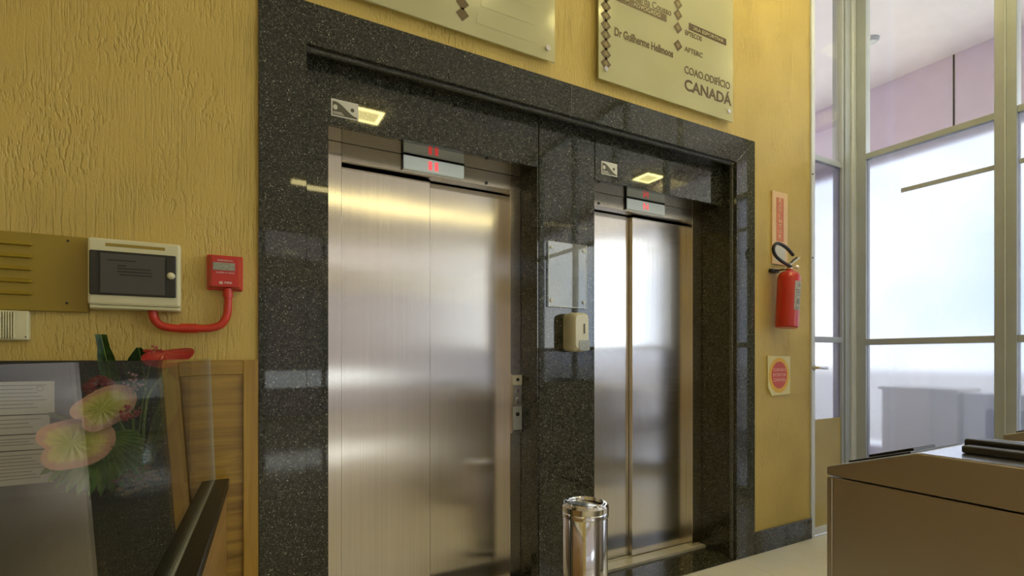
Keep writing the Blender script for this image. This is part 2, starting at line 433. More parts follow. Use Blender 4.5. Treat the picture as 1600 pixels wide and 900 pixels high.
def sign_plate_mat():
    m, nt, out = new_mat('frosted_sign_glass')
    p = nt.nodes.new('ShaderNodeBsdfPrincipled')
    nz = N(nt, 'ShaderNodeTexNoise', Scale=2.5, Detail=1.0); nt.links.new(pos_vec(nt), nz.inputs['Vector'])
    r = ramp(nt, [(0.3, (0.66, 0.63, 0.36)), (0.7, (0.72, 0.69, 0.42))]); nt.links.new(nz.outputs['Fac'], r.inputs['Fac'])
    nt.links.new(r.outputs[0], p.inputs['Base Color'])
    p.inputs['Roughness'].default_value = 0.12
    tr = nt.nodes.new('ShaderNodeBsdfTransparent'); tr.inputs['Color'].default_value = (0.95, 0.97, 0.92, 1)
    mx = nt.nodes.new('ShaderNodeMixShader'); mx.inputs[0].default_value = 0.62
    nt.links.new(tr.outputs[0], mx.inputs[1]); nt.links.new(p.outputs[0], mx.inputs[2])
    nt.links.new(mx.outputs[0], out.inputs['Surface'])
    return m
M['sign_plate'] = sign_plate_mat()

# ------------------------------------------------------------------ mesh helpers
def obj(name, bm, material, parent=None, smooth=False, loc=None):
    me = bpy.data.meshes.new(name)
    bmesh.ops.recalc_face_normals(bm, faces=bm.faces)
    bm.to_mesh(me); bm.free()
    mats = material if isinstance(material, (list, tuple)) else [material]
    for mm in mats:
        me.materials.append(M[mm])
    if smooth:
        for p in me.polygons:
            p.use_smooth = True
        try:
            me.set_sharp_from_angle(angle=math.radians(40))
        except Exception:
            pass
    o = bpy.data.objects.new(name, me)
    COL.objects.link(o)
    if loc:
        o.location = loc
    if parent:
        o.parent = parent
        o.matrix_parent_inverse = parent.matrix_basis.inverted()
    return o

def empty(name, loc=(0, 0, 0), rz=0.0):
    o = bpy.data.objects.new(name, None)
    o.empty_display_size = 0.1
    COL.objects.link(o)
    o.location = loc; o.rotation_euler = (0, 0, rz)
    return o

def tag(o, label, cat, group=None):
    o['label'] = label; o['category'] = cat
    if group: o['group'] = group
    return o

def struct(o, label=None):
    o['kind'] = 'structure'
    if label: o['label'] = label
    return o

def box(bm, x0, x1, y0, y1, z0, z1, bevel=0.0, seg=1):
    vs = [bm.verts.new(c) for c in ((x0, y0, z0), (x1, y0, z0), (x1, y1, z0), (x0, y1, z0), (x0, y0, z1), (x1, y0, z1), (x1, y1, z1), (x0, y1, z1))]
    fs = [bm.faces.new([vs[i] for i in f]) for f in ((0, 3, 2, 1), (4, 5, 6, 7), (0, 1, 5, 4), (1, 2, 6, 5), (2, 3, 7, 6), (3, 0, 4, 7))]
    if bevel:
        es = {e for f in fs for e in f.edges}
        bmesh.ops.bevel(bm, geom=list(es), offset=bevel, segments=seg, affect='EDGES', profile=0.5)
    return vs

def B(x0, x1, y0, y1, z0, z1, bevel=0.0, seg=1):
    bm = bmesh.new(); box(bm, x0, x1, y0, y1, z0, z1, bevel, seg); return bm

def boxes(lst, bevel=0.0):
    bm = bmesh.new()
    for b in lst: box(bm, *b, bevel)
    return bm

def prism(pts, y0, y1, axis='Y', bevel=0.0):
    """extrude an outline. axis Y: pts are (x,z); axis X: pts are (y,z); axis Z: pts are (x,y)"""
    bm = bmesh.new()
    def P(a, b, c):
        return {'Y': (a, c, b), 'X': (c, a, b), 'Z': (a, b, c)}[axis]
    va = [bm.verts.new(P(a, b, y0)) for a, b in pts]
    vb = [bm.verts.new(P(a, b, y1)) for a, b in pts]
    n = len(pts)
    bm.faces.new(va); bm.faces.new(vb[::-1])
    for i in range(n):
        bm.faces.new([va[i], vb[i], vb[(i + 1) % n], va[(i + 1) % n]])
    if bevel:
        bmesh.ops.recalc_face_normals(bm, faces=bm.faces)
        bmesh.ops.bevel(bm, geom=list(bm.edges), offset=bevel, segments=1, affect='EDGES')
    return bm

def lathe(profile, seg=40, mtx=None, bm=None):
    """profile of (r,z); revolves about Z"""
    bm = bm or bmesh.new()
    rings = []
    for r, z in profile:
        if r < 1e-6:
            v = bm.verts.new((0, 0, z)); rings.append([v] * seg)
        else:
            rings.append([bm.verts.new((r * math.cos(2 * PI * i / seg), r * math.sin(2 * PI * i / seg), z)) for i in range(seg)])
    for a, b in zip(rings, rings[1:]):
        for i in range(seg):
            j = (i + 1) % seg
            f = [a[i], a[j], b[j], b[i]]
            u = []
            for v in f:
                if v not in u: u.append(v)
            if len(u) > 2:
                try: bm.faces.new(u)
                except ValueError: pass
    if mtx is not None:
        vs = {v for rg in rings for v in rg}
        bmesh.ops.transform(bm, matrix=mtx, verts=list(vs))
    return bm

def smooth_path(pts, sub=8):
    pts = [Vector(p) for p in pts]
    out = []
    for i in range(len(pts) - 1):
        p0 = pts[max(i - 1, 0)]; p1 = pts[i]; p2 = pts[i + 1]; p3 = pts[min(i + 2, len(pts) - 1)]
        for k in range(sub):
            t = k / sub
            out.append(0.5 * ((2 * p1) + (-p0 + p2) * t + (2 * p0 - 5 * p1 + 4 * p2 - p3) * t * t + (-p0 + 3 * p1 - 3 * p2 + p3) * t ** 3))
    out.append(pts[-1])
    return out

def tube(path, r, seg=12, bm=None, r_end=None):
    bm = bm or bmesh.new()
    path = [Vector(p) for p in path]
    prev = None
    rings = []
    up = Vector((0.13, 0.21, 0.97)).normalized()
    for i, p in enumerate(path):
        d = (path[min(i + 1, len(path) - 1)] - path[max(i - 1, 0)]).normalized()
        if prev is None:
            a = d.cross(up)
            if a.length < 0.05: a = d.cross(Vector((1, 0, 0)))
            a.normalize()
        else:
            a = (prev - d * prev.dot(d)).normalized()
        prev = a
        b = d.cross(a)
        rr = r if r_end is None else r + (r_end - r) * i / max(1, len(path) - 1)
        rings.append([bm.verts.new(p + (a * math.cos(2 * PI * k / seg) + b * math.sin(2 * PI * k / seg)) * rr) for k in range(seg)])
    for a, b in zip(rings, rings[1:]):
        for k in range(seg):
            bm.faces.new([a[k], a[(k + 1) % seg], b[(k + 1) % seg], b[k]])
    bm.faces.new(rings[0][::-1]); bm.faces.new(rings[-1])
    return bm

def cyl(p0, p1, r, seg=20):
    return tube([p0, p1], r, seg)

def rounded_rect(x0, x1, z0, z1, r, n=6):
    pts = []
    for cx, cz, a0 in ((x1 - r, z0 + r, -PI / 2), (x1 - r, z1 - r, 0), (x0 + r, z1 - r, PI / 2), (x0 + r, z0 + r, PI)):
        for k in range(n + 1):
            a = a0 + (PI / 2) * k / n
            pts.append((cx + r * math.cos(a), cz + r * math.sin(a)))
    return pts

def ellipse(cx, cz, rx, rz, n=40):
    return [(cx + rx * math.cos(2 * PI * k / n), cz + rz * math.sin(2 * PI * k / n)) for k in range(n)]

def text(name, body, x0, z0, width, height, y, material, parent, depth=0.0012, bold=0.0):
    """flat lettering on a plane facing -Y, fitted into width x height with its baseline at z0"""
    cu = bpy.data.curves.new(name, 'FONT')
    cu.body = body; cu.size = 1.0; cu.extrude = 0.02; cu.offset = bold; cu.resolution_u = 3
    tmp = bpy.data.objects.new(name, cu)
    COL.objects.link(tmp)
    dg = bpy.context.evaluated_depsgraph_get()
    me = bpy.data.meshes.new_from_object(tmp.evaluated_get(dg))
    bpy.data.objects.remove(tmp); bpy.data.curves.remove(cu)
    xs = [v.co.x for v in me.vertices]; ys = [v.co.y for v in me.vertices]; zs = [v.co.z for v in me.vertices]
    sx = width / (max(xs) - min(xs)); sy = height / (max(ys) - min(ys)); sz = depth / max(1e-6, max(zs) - min(zs))
    ax, ay, az = min(xs), min(ys), min(zs)
    for v in me.vertices:
        c = v.co.copy()
        v.co = (x0 + (c.x - ax) * sx, y - (c.z - az) * sz, z0 + (c.y - ay) * sy)
    me.materials.clear(); me.materials.append(M[material])
    o = bpy.data.objects.new(name, me); COL.objects.link(o)
    if parent:
        o.parent = parent; o.matrix_parent_inverse = parent.matrix_basis.inverted()
    return o

# ------------------------------------------------------------------ the room
CEIL = 4.38
# floor slab with porcelain tiles
fl = struct(obj('floor', B(-4.3, 9.0, -9.2, 3.2, -0.12, -0.006), 'grout'), 'cream polished porcelain tile floor')
tile_bm = B(-0.2985, 0.2985, -0.2985, 0.2985, -0.006, 0.0, 0.0008)
me0 = bpy.data.meshes.new('floor_tile'); tile_bm.to_mesh(me0); tile_bm.free(); me0.materials.append(M['tile'])
far = bmesh.new()
for i in range(-7, 15):
    for j in range(-15, 6):
        cx, cy = 0.10 + 0.6 * i, -0.30 + 0.6 * j
        if cy > 0 and cx < 3.6: continue
        if -0.6 < cx < 5.2 and -3.0 < cy < 1.0:
            t = bpy.data.objects.new('floor_tile', me0); COL.objects.link(t); t.location = (cx, cy, 0)
            t.parent = fl
        elif cx < 9 and cy < 3 and cy > -9.1:
            box(far, cx - 0.2985, cx + 0.2985, cy - 0.2985, cy + 0.2985, -0.006, 0.0)
o = obj('distant_tiles', far, 'tile', fl); o['kind'] = 'stuff'

# yellow wall around the lift recess
wb = bmesh.new()
box(wb, -4.2, 0.10, 0.012, 0.30, 0, CEIL)
box(wb, 0.10, 2.965, 0.012, 0.30, 2.665, CEIL)
box(wb, 2.965, 3.588, 0.012, 0.30, 0, CEIL)
struct(obj('wall_back', wb, 'stucco'), 'yellow scratched plaster wall around the lifts')
struct(obj('wall_left', B(-4.3, -4.2, -9.0, 0.3, 0, CEIL), 'stucco'))
struct(obj('ceiling', B(-4.3, 9.0, -9.2, 3.2, CEIL, CEIL + 0.12), 'ceiling'))

# granite architrave with mitred corners
XL, XR, ZT = 0.094, 2.975, 2.673
IL, IR, IT = 0.263, 2.796, 2.509
arch = struct(empty('trim_1'), 'black speckled granite frame around the two lifts')
g = 0.0008
obj('architrave_jamb', prism([(XL, 0), (IL, 0), (IL, IT - g), (XL, ZT - g)], 0.0, 0.022, bevel=0.0015), 'granite', arch)
obj('architrave_jamb', prism([(XR, 0), (IR, 0), (IR, IT - g), (XR, ZT - g)], 0.0, 0.022, bevel=0.0015), 'granite', arch)
SX = 1.529
obj('architrave_lintel', prism([(XL + g, ZT), (IL + g, IT), (SX - g, IT), (SX - g, ZT)], 0.0, 0.022, bevel=0.0015), 'granite', arch)
obj('architrave_lintel', prism([(SX + g, ZT), (SX + g, IT), (IR - g, IT), (XR - g, ZT)], 0.0, 0.022, bevel=0.0015), 'granite', arch)
# pale sealant in the joints of the frame
obj('joint_line', B(SX - 0.0012, SX + 0.0012, -0.0004, 0.02, IT, ZT), 'lit_lip_joint', arch)
obj('joint_line', prism([(XL, ZT), (XL + 0.0022, ZT), (IL + 0.0018, IT), (IL, IT)], -0.0004, 0.02), 'lit_lip_joint', arch)
obj('joint_line', prism([(XR, ZT), (XR - 0.0022, ZT), (IR - 0.0018, IT), (IR, IT)], -0.0004, 0.02), 'lit_lip_joint', arch)
# stepped inner lip, caught light coloured into the top and right pieces
obj('inner_lip', B(IL + 0.002, IR - 0.012, 0.024, 0.046, IT - 0.012, IT + 0.01, 0.003), 'lit_lip_joint', arch)
obj('inner_lip', B(IR - 0.010, IR + 0.01, 0.024, 0.046, 0.0, IT - 0.002, 0.003), 'lit_lip_joint', arch)
obj('inner_lip', B(IL - 0.01, IL + 0.004, 0.024, 0.046, 0.0, IT - 0.002, 0.002), 'granite', arch)

# recess lined in granite
HB = 2.255
O1L, O1R, O2L = 0.36, 1.384, 1.752
rec = struct(empty('wall_recess'), 'polished granite lining of the lift recess')
obj('soffit_panel', B(IL - 0.01, IR + 0.01, 0.048, 0.13, IT + 0.002, IT + 0.03), 'granite', rec)
obj('header_panel', B(IL - 0.01, 1.3900, 0.10, 0.125, HB, IT + 0.002, 0.0012), 'granite', rec)
obj('header_panel', B(O2L + 0.0045, IR - 0.002, 0.10, 0.125, HB, IT + 0.002, 0.0012), 'granite', rec)
obj('jamb_panel', B(IL - 0.01, O1L, 0.1005, 0.268, 0, HB - 0.0005, 0.0012), 'granite', rec)
obj('pillar_panel', B(1.3950, O2L, 0.10, 0.125, 0, IT + 0.002, 0.0012), 'granite', rec)
obj('reveal_panel', B(O1R, O1R + 0.008, 0.102, 0.268, 0, HB - 0.0005, 0.001), 'granite', rec)
obj('reveal_panel', B(O2L - 0.012, O2L - 0.0015, 0.126, 0.268, 0, HB - 0.0005, 0.001), 'granite', rec)
obj('reveal_panel', B(IR, IR + 0.02, 0.046, 0.268, 0, IT, 0.001), 'granite', rec)
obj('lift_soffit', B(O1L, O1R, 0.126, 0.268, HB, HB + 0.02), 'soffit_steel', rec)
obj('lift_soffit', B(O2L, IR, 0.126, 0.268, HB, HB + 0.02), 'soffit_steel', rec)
obj('threshold', B(IL, IR, 0.0, 0.236, 0.0, 0.004, 0.001), 'granite', rec)
obj('shaft_backing', boxes([(0.2, 2.9, 0.44, 0.46, 0, 2.6), (0.2, 0.359, 0.30, 0.44, 0, 2.6), (1.40, 1.735, 0.27, 0.44, 0, 2.5), (2.82, 2.9, 0.27, 0.44, 0, 2.6), (0.2, 2.9, 0.302, 0.44, 2.30, 2.6)]), 'shaft', rec)

struct(obj('baseboard_right', B(2.976, 3.592, -0.004, 0.012, 0.0, 0.142, 0.002), 'granite'), 'black granite skirting right of the lifts')

# ------------------------------------------------------------------ lifts
def lift(x0, x1, jl, jr, meet, front_left, dx0, dx1, label):
    """x0..x1 recess, jl..jr clear opening"""
    t = tag(empty('elevator_entrance', ((x0 + x1) / 2, 0.3, 0)), label, 'elevator')
    YF = 0.27
    obj('door_jamb', B(x0 + 0.0005, jl, YF, 0.385, 0.012, HB - 0.0005, 0.0015), 'steel', t)
    obj('door_jamb', B(jr, x1 - 0.0005, YF, 0.385, 0.012, HB - 0.0005, 0.0015), 'steel', t)
    obj('transom', B(jl + 0.0005, jr - 0.0005, YF, 0.3222, 2.175, HB - 0.0005, 0.0012), 'steel_dark', t)
    xa, xb = (meet, jr - 0.0005) if front_left else (jl + 0.0005, meet)
    obj('transom_return', B(xa + 0.001, xb, 0.3224, 0.3545, 2.176, HB - 0.001), 'steel_dark', t)
    # leaves: one slides behind the other
    yl, yr = (0.325, 0.357) if front_left else (0.357, 0.325)
    if front_left:
        obj('door_leaf', B(jl - 0.03, meet, yl, yl + 0.03, 0.022, 2.166, 0.003), 'steel', t)
        obj('door_leaf', B(meet - 0.03, jr + 0.03, yr, yr + 0.03, 0.022, 2.172, 0.003), 'steel', t)
    else:
        obj('door_leaf', B(jl - 0.03, meet + 0.03, yl, yl + 0.03, 0.022, 2.172, 0.003), 'steel', t)
        obj('door_leaf', B(meet, jr + 0.002, yr, yr + 0.03, 0.022, 2.166, 0.003), 'steel', t)
    s = obj('sill', boxes([(x0 + 0.001, x1 - 0.001, 0.2365, 0.322, 0.004, 0.018), (x0 + 0.001, x1 - 0.001, 0.330, 0.352, 0.004, 0.018), (x0 + 0.001, x1 - 0.001, 0.360, 0.39, 0.004, 0.018), (x0 + 0.001, x1 - 0.001, 0.322, 0.36, 0.004, 0.010)]), 'sill', t)
    d = obj('floor_display', B(dx0, dx1, 0.252, YF - 0.0005, 2.186, 2.249, 0.003), 'display', t)
    obj('display_bezel', boxes([(dx0 - 0.006, dx0 - 0.0005, 0.256, YF - 0.0005, 2.182, HB - 0.002), (dx0 - 0.006, dx1 + 0.002, 0.254, YF - 0.0005, 2.2495, HB - 0.001)]), 'black', d)
    return t, d

e1, d1 = lift(O1L, O1R, 0.445, 1.317, 0.888, True, 0.728, 1.042, 'left brushed steel lift entrance with call buttons on its jamb')
e2, d2 = lift(O2L, IR, 1.837, 2.704, 2.226, False, 2.121, 2.436, 'right brushed steel lift entrance, partly behind the steel bin')
text('digit', '1', 0.852, 2.196, 0.018, 0.042, 0.2515, 'led', d1, bold=0.01)
text('digit', '1', 0.884, 2.196, 0.018, 0.042, 0.2515, 'led', d1, bold=0.01)
text('digit', 'N', 2.252, 2.196, 0.040, 0.042, 0.2515, 'led', d2, bold=0.01)
# key switch hole in each transom
obj('key_switch', cyl((1.175, 0.2695, 2.19), (1.175, 0.266, 2.19), 0.008, 14), 'black', e1)
obj('key_switch', cyl((1.915, 0.2695, 2.19), (1.915, 0.266, 2.19), 0.008, 14), 'black', e2)
# call panel on the left lift's right jamb
cp = obj('call_panel', B(1.322, 1.383, 0.258, 0.2695, 0.868, 1.186, 0.0015), 'steel', e1)
obj('upper_plate', B(1.326, 1.382, 0.253, 0.2578, 1.128, 1.182, 0.001), 'plaque', cp)
obj('dark_inset', B(1.326, 1.382, 0.2545, 0.2578, 1.018, 1.126, 0.001), 'steel_dark', cp)
obj('lower_plate', B(1.326, 1.382, 0.2535, 0.2578, 0.878, 1.014, 0.001), 'alu', cp)
obj('button', cyl((1.354, 0.2528, 1.158), (1.354, 0.249, 1.158), 0.009, 16), 'black', cp)
obj('button', cyl((1.354, 0.2543, 1.096), (1.354, 0.251, 1.096), 0.010, 16), 'chrome', cp)
obj('button', cyl((1.354, 0.2543, 1.036), (1.354, 0.251, 1.036), 0.010, 16), 'chrome', cp)
obj('key_hole', cyl((1.354, 0.2533, 0.972), (1.354, 0.250, 0.972), 0.011, 16), 'black', cp)
obj('arrow_mark', prism([(1.345, 1.062), (1.363, 1.062), (1.363, 1.059), (1.348, 1.059), (1.348, 1.050), (1.345, 1.050)], 0.2535, 0.2544), 'plaque', cp)
obj('bright_lip', B(1.328, 1.380, 0.252, 0.2534, 0.879, 0.888, 0.0005), 'chrome', cp)

# ------------------------------------------------------------------ small plaques on the granite heads
def plaque(x0, z0, label):
    t = tag(empty('metal_plaque', (x0 + 0.055, 0.1, z0)), label, 'plaque', 'etched plaques on the granite heads')
    w, h = 0.112, 0.073
    obj('plate', B(x0, x0 + w, 0.0955, 0.0995, z0, z0 + h, 0.0008), 'plaque', t)
    cur = [(x0 + 0.006, z0 + 0.062)]
    for k in range(13):
        u = k / 12
        s = u * u * (3 - 2 * u)
        cur.append((x0 + 0.016 + 0.090 * u, z0 + 0.062 - 0.050 * s))
    cur += [(x0 + 0.106, z0 + 0.006), (x0 + 0.006, z0 + 0.006)]
    c = obj('dark_curve', prism(cur, 0.0940, 0.0954), 'plaque_dark', t)
    obj('emblem', prism(ellipse(x0 + 0.017, z0 + 0.038, 0.009, 0.011, 16), 0.0932, 0.0940), 'plaque', c)
    obj('fine_print', boxes([(x0 + 0.008, x0 + 0.052, 0.0932, 0.0940, z0 + 0.010, z0 + 0.013), (x0 + 0.008, x0 + 0.044, 0.0932, 0.0940, z0 + 0.016, z0 + 0.019)]), 'plaque', c)
    obj('dot', prism(ellipse(x0 + 0.087, z0 + 0.040, 0.008, 0.008, 16), 0.0946, 0.0954), 'plaque_dark', t)
plaque(0.370, 2.289, 'small etched metal plaque above the left lift')
plaque(1.797, 2.291, 'small etched metal plaque above the right lift')

# ------------------------------------------------------------------ items on the granite pillar
ac = tag(empty('acrylic_sheet_holder', (1.567, 0.1, 1.541)), 'empty clear acrylic notice holder on the granite pillar between the lifts', 'notice holder')
obj('sheet', B(1.444, 1.690, 0.089, 0.093, 1.541, 1.882, 0.001), 'acrylic', ac)
obj('rim', boxes([(1.444, 1.4475, 0.0872, 0.0888, 1.541, 1.882), (1.6865, 1.690, 0.0872, 0.0888, 1.541, 1.882), (1.448, 1.686, 0.0872, 0.0888, 1.541, 1.5445)]), 'pane_edge', ac)
for sx in (1.463, 1.671):
    for sz in (1.574, 1.851):
        obj('standoff', cyl((sx, 0.0995, sz), (sx, 0.084, sz), 0.008, 14), 'plaque', ac, True)

sd = tag(empty('soap_dispenser', (1.60, 0.1, 1.303)), 'ivory plastic hand sanitiser dispenser on the granite pillar', 'dispenser')
def disp_body():
    bm = bmesh.new()
    rings = []
    for y, ins in ((0.0995, 0.004), (0.05, 0.0), (0.012, 0.004), (0.0, 0.014)):
        pts = rounded_rect(1.540 + ins, 1.648 - ins, 1.306 + ins, 1.512 - ins, 0.026, 6)
        rings.append([bm.verts.new((a, y, b)) for a, b in pts])
    for a, b in zip(rings, rings[1:]):
        n = len(a)
        for k in range(n): bm.faces.new([a[k], a[(k + 1) % n], b[(k + 1) % n], b[k]])
    bm.faces.new(rings[-1]); bm.faces.new(rings[0][::-1])
    return bm
obj('body', disp_body(), 'soap', sd, True)
obj('level_window', prism(rounded_rect(1.574, 1.641, 1.313, 1.366, 0.008, 3), -0.003, 0.010), 'soap_win', sd)
obj('push_mark', prism(rounded_rect(1.603, 1.612, 1.40, 1.452, 0.003, 3), -0.0025, -0.0003), 'plaque_dark', sd)

# ------------------------------------------------------------------ pedal-less steel bin
BX, BY, BR = 1.462, -0.20, 0.105
bn = tag(empty('trash_bin', (BX, BY, 0)), 'polished stainless steel cylindrical bin between the two lifts', 'bin')
T = Matrix.Translation((BX, BY, 0))
obj('base_ring', lathe([(0, 0.0), (BR + 0.003, 0.0), (BR + 0.003, 0.022), (BR - 0.002, 0.026), (0, 0.026)], 48, T), 'pad', bn, True)
obj('body', lathe([(BR, 0.0262), (BR, 0.548), (BR - 0.003, 0.552), (BR - 0.003, 0.0262)], 56, T), 'chrome', bn, True)
obj('collar', lathe([(BR + 0.0005, 0.535), (BR + 0.004, 0.538), (BR + 0.004, 0.556), (BR + 0.001, 0.560), (BR + 0.005, 0.564), (BR + 0.005, 0.586), (BR - 0.004, 0.596), (BR - 0.010, 0.596), (BR - 0.010, 0.54)], 56, T), 'chrome', bn, True)
obj('rim', lathe([(BR - 0.0105, 0.590), (BR - 0.014, 0.601), (BR - 0.020, 0.602), (BR - 0.024, 0.596), (BR - 0.024, 0.585)], 56, T), 'chrome', bn, True)
lidT = T @ Matrix.Translation((0, 0, 0.590)) @ Matrix.Rotation(math.radians(7), 4, 'Y')
obj('swing_lid', lathe([(0, 0.006), (0.045, 0.004), (BR - 0.026, -0.002), (BR - 0.026, -0.005), (0, -0.003)], 48, lidT), 'bin_lid', bn, True)

# ------------------------------------------------------------------ glass directory signs over the lifts
def sign_base(x0, x1, z0, z1, label):
    t = tag(empty('directory_sign', ((x0 + x1) / 2, 0.0, z0)), label, 'sign', 'glass directory signs above the lifts')
    obj('glass_plate', B(x0, x1, -0.022, -0.014, z0, z1, 0.001), 'sign_plate', t)
    for sx in (x0 + 0.045, x1 - 0.045):
        for sz in (z0 + 0.058, z1 - 0.058):
            obj('standoff', cyl((sx, 0.0118, sz), (sx, -0.030, sz), 0.013, 18), 'chrome', t, True)
    return t
def diamond(x, z, t, r=0.034, hollow=True, h=None):
    h = h or r
    d = obj('diamond_mark', prism([(x - r, z), (x, z - h), (x + r, z), (x, z + h)], -0.0235, -0.0222), 'brown', t)
    if hollow:
        obj('diamond_figure', prism([(x - r * 0.5, z), (x, z - h * 0.5), (x + r * 0.5, z), (x, z + h * 0.5)], -0.0242, -0.0236), 'mid_brown', d)
sA = sign_base(0.352, 1.412, 2.738, 3.80, 'frosted glass sign with two brown diamonds above the left lift')
for k in range(7): diamond(0.914, 2.818 + 0.049 * k, sA, 0.032, False)
for r in range(9):
    z = 2.80 + 0.085 * r
    obj('reflection_row', B(0.985 + 0.02 * (r % 2), 1.30, -0.0228, -0.0222, z, z + 0.052), 'sign_plate', sA)  # thin rows drawn in for blinds reflected in the plate
sB = sign_base(1.684, 2.735, 2.734, 3.80, 'frosted glass directory sign with brown lettering above the right lift')
for k in range(19): diamond(1.731, 2.822 + 0.0503 * k, sB)
for z in (3.072, 3.173, 3.249, 3.31, 3.371, 3.432, 3.493, 3.554, 3.615): diamond(2.258, z, sB)
text('name_line', 'Dr Guilherme Hellmoos', 1.791, 2.988, 0.428, 0.046, -0.0222, 'brown', sB, bold=0.024)
text('name_line', 'Duarda Cousso', 1.90, 3.222, 0.305, 0.040, -0.0222, 'brown', sB, bold=0.012)
b1 = obj('brown_band', B(1.80, 2.168, -0.0232, -0.0222, 3.178, 3.218), 'brown', sB)
text('band_text', 'M', 1.865, 3.187, 0.022, 0.022, -0.0233, 'pale_letter', b1, bold=0.01)
text('band_text', 'ADVOGADO', 1.92, 3.187, 0.20, 0.022, -0.0233, 'pale_letter', b1, bold=0.01)
b2 = obj('brown_band', B(2.347, 2.670, -0.0232, -0.0222, 3.191, 3.231), 'brown', sB)
text('band_text', 'SALA', 2.382, 3.200, 0.062, 0.021, -0.0233, 'pale_letter', b2, bold=0.01)
text('band_text', 'ESPORTIVA', 2.456, 3.200, 0.188, 0.021, -0.0233, 'pale_letter', b2, bold=0.01)
text('room_line', 'EPTECOS', 2.316, 3.152, 0.138, 0.028, -0.0222, 'brown', sB, bold=0.012)
text('room_line', 'AFTERC', 2.311, 3.056, 0.150, 0.029, -0.0222, 'brown', sB, bold=0.012)
text('building_line', 'COAO.ODIFÍCIO', 2.311, 2.928, 0.393, 0.056, -0.0222, 'brown', sB, bold=0.012)
text('building_name', 'CANADÁ', 2.311, 2.830, 0.407, 0.083, -0.0222, 'brown', sB, bold=0.022)

# ------------------------------------------------------------------ fire extinguisher and signs on the right strip
ex = tag(empty('fire_extinguisher', (3.19, 0.0, 1.46)), 'red fire extinguisher with black hose hanging on the yellow wall', 'fire extinguisher')
EY = -0.085
ext_T = Matrix.Translation((3.175, EY, 1.468)) @ Matrix.Rotation(math.radians(4.5), 4, 'Y')
obj('cylinder', lathe([(0, 0.004), (0.060, 0.0), (0.068, 0.008), (0.069, 0.02), (0.069, 0.325), (0.062, 0.350), (0.044, 0.368), (0.022, 0.376), (0.022, 0.384), (0, 0.384)], 40, ext_T), 'red', ex, True)
def local(x, y, z): return ext_T @ Vector((x, y, z))
obj('valve', lathe([(0, 0.384), (0.016, 0.384), (0.018, 0.392), (0.018, 0.408), (0.012, 0.414), (0.012, 0.424), (0, 0.424)], 20, ext_T), 'brass', ex, True)
obj('lever', tube([local(0.0, 0, 0.410), local(0.04, -0.005, 0.444), local(0.085, -0.01, 0.478)], 0.0065, 8), 'brass', ex)
obj('lever', tube([local(0.0, 0, 0.418), local(0.03, -0.004, 0.450), local(0.060, -0.008, 0.472)], 0.0065, 8), 'rubber', ex)
obj('gauge', cyl(local(0.03, -0.018, 0.405), local(0.046, -0.027, 0.402), 0.012, 16), 'chrome', ex, True)
hose = smooth_path([local(0.0, -0.01, 0.402), (3.115, EY - 0.01, 1.893), (3.045, EY - 0.01, 1.926), (3.023, EY - 0.01, 1.968), (3.050, EY - 0.01, 2.001), (3.095, EY - 0.01, 2.004), (3.165, EY - 0.008, 1.985), (3.238, EY - 0.004, 1.948)], 8)
obj('hose', tube(hose, 0.0105, 12), 'rubber', ex, True)
# curved paper label wrapped on the body
lb = bmesh.new()
ang = [math.radians(-116 + 50 * k / 8) for k in range(9)]
rows = [[lb.verts.new(ext_T @ Vector((0.0698 * math.cos(a), 0.0698 * math.sin(a), z))) for a in ang] for z in (0.112, 0.300)]
for k in range(8): lb.faces.new([rows[0][k], rows[0][k + 1], rows[1][k + 1], rows[1][k]])
bmesh.ops.solidify(lb, geom=list(lb.faces), thickness=-0.0006)
lbo = obj('paper_label', lb, 'label', ex, True)
lb = bmesh.new()
for (z0, z1, a0, a1) in ((0.262, 0.282, -92, -78), (0.238, 0.244, -110, -74), (0.222, 0.228, -110, -78), (0.206, 0.212, -108, -74), (0.150, 0.186, -104, -80), (0.124, 0.132, -110, -74)):
    aa = [math.radians(a0 + (a1 - a0) * k / 3) for k in range(4)]
    q = [[lb.verts.new(ext_T @ Vector((0.0708 * math.cos(a), 0.0708 * math.sin(a), z))) for a in aa] for z in (z0, z1)]
    for k in range(3): lb.faces.new([q[0][k], q[0][k + 1], q[1][k + 1], q[1][k]])
obj('label_print', lb, 'paper_ink', lbo)
obj('wall_bracket', boxes([(3.13, 3.21, -0.012, 0.0115, 1.84, 1.862), (3.16, 3.19, -0.075, -0.012, 1.848, 1.854)]), 'rubber', ex)

fs = tag(empty('fire_sign', (3.237, 0.0, 1.94)), 'tall orange fire equipment sign above the extinguisher', 'sign')
obj('board', B(3.154, 3.320, 0.001, 0.0115, 1.90, 2.387, 0.001), 'peach', fs)
obj('inner_border', B(3.165, 3.309, -0.0002, 0.0008, 1.91, 2.372), 'peach', fs)
ob = obj('orange_field', B(3.195, 3.272, -0.0015, -0.0004, 2.055, 2.346), 'orange', fs)
for k, ch in enumerate('EXTINTOR'):
    text('letter', ch, 3.219, 2.316 - k * 0.0345, 0.028 if ch != 'I' else 0.008, 0.025, -0.0016, 'peach', ob, bold=0.01)
obj('white_field', B(3.18, 3.29, -0.0013, -0.0004, 1.92, 2.04), 'paper', fs)

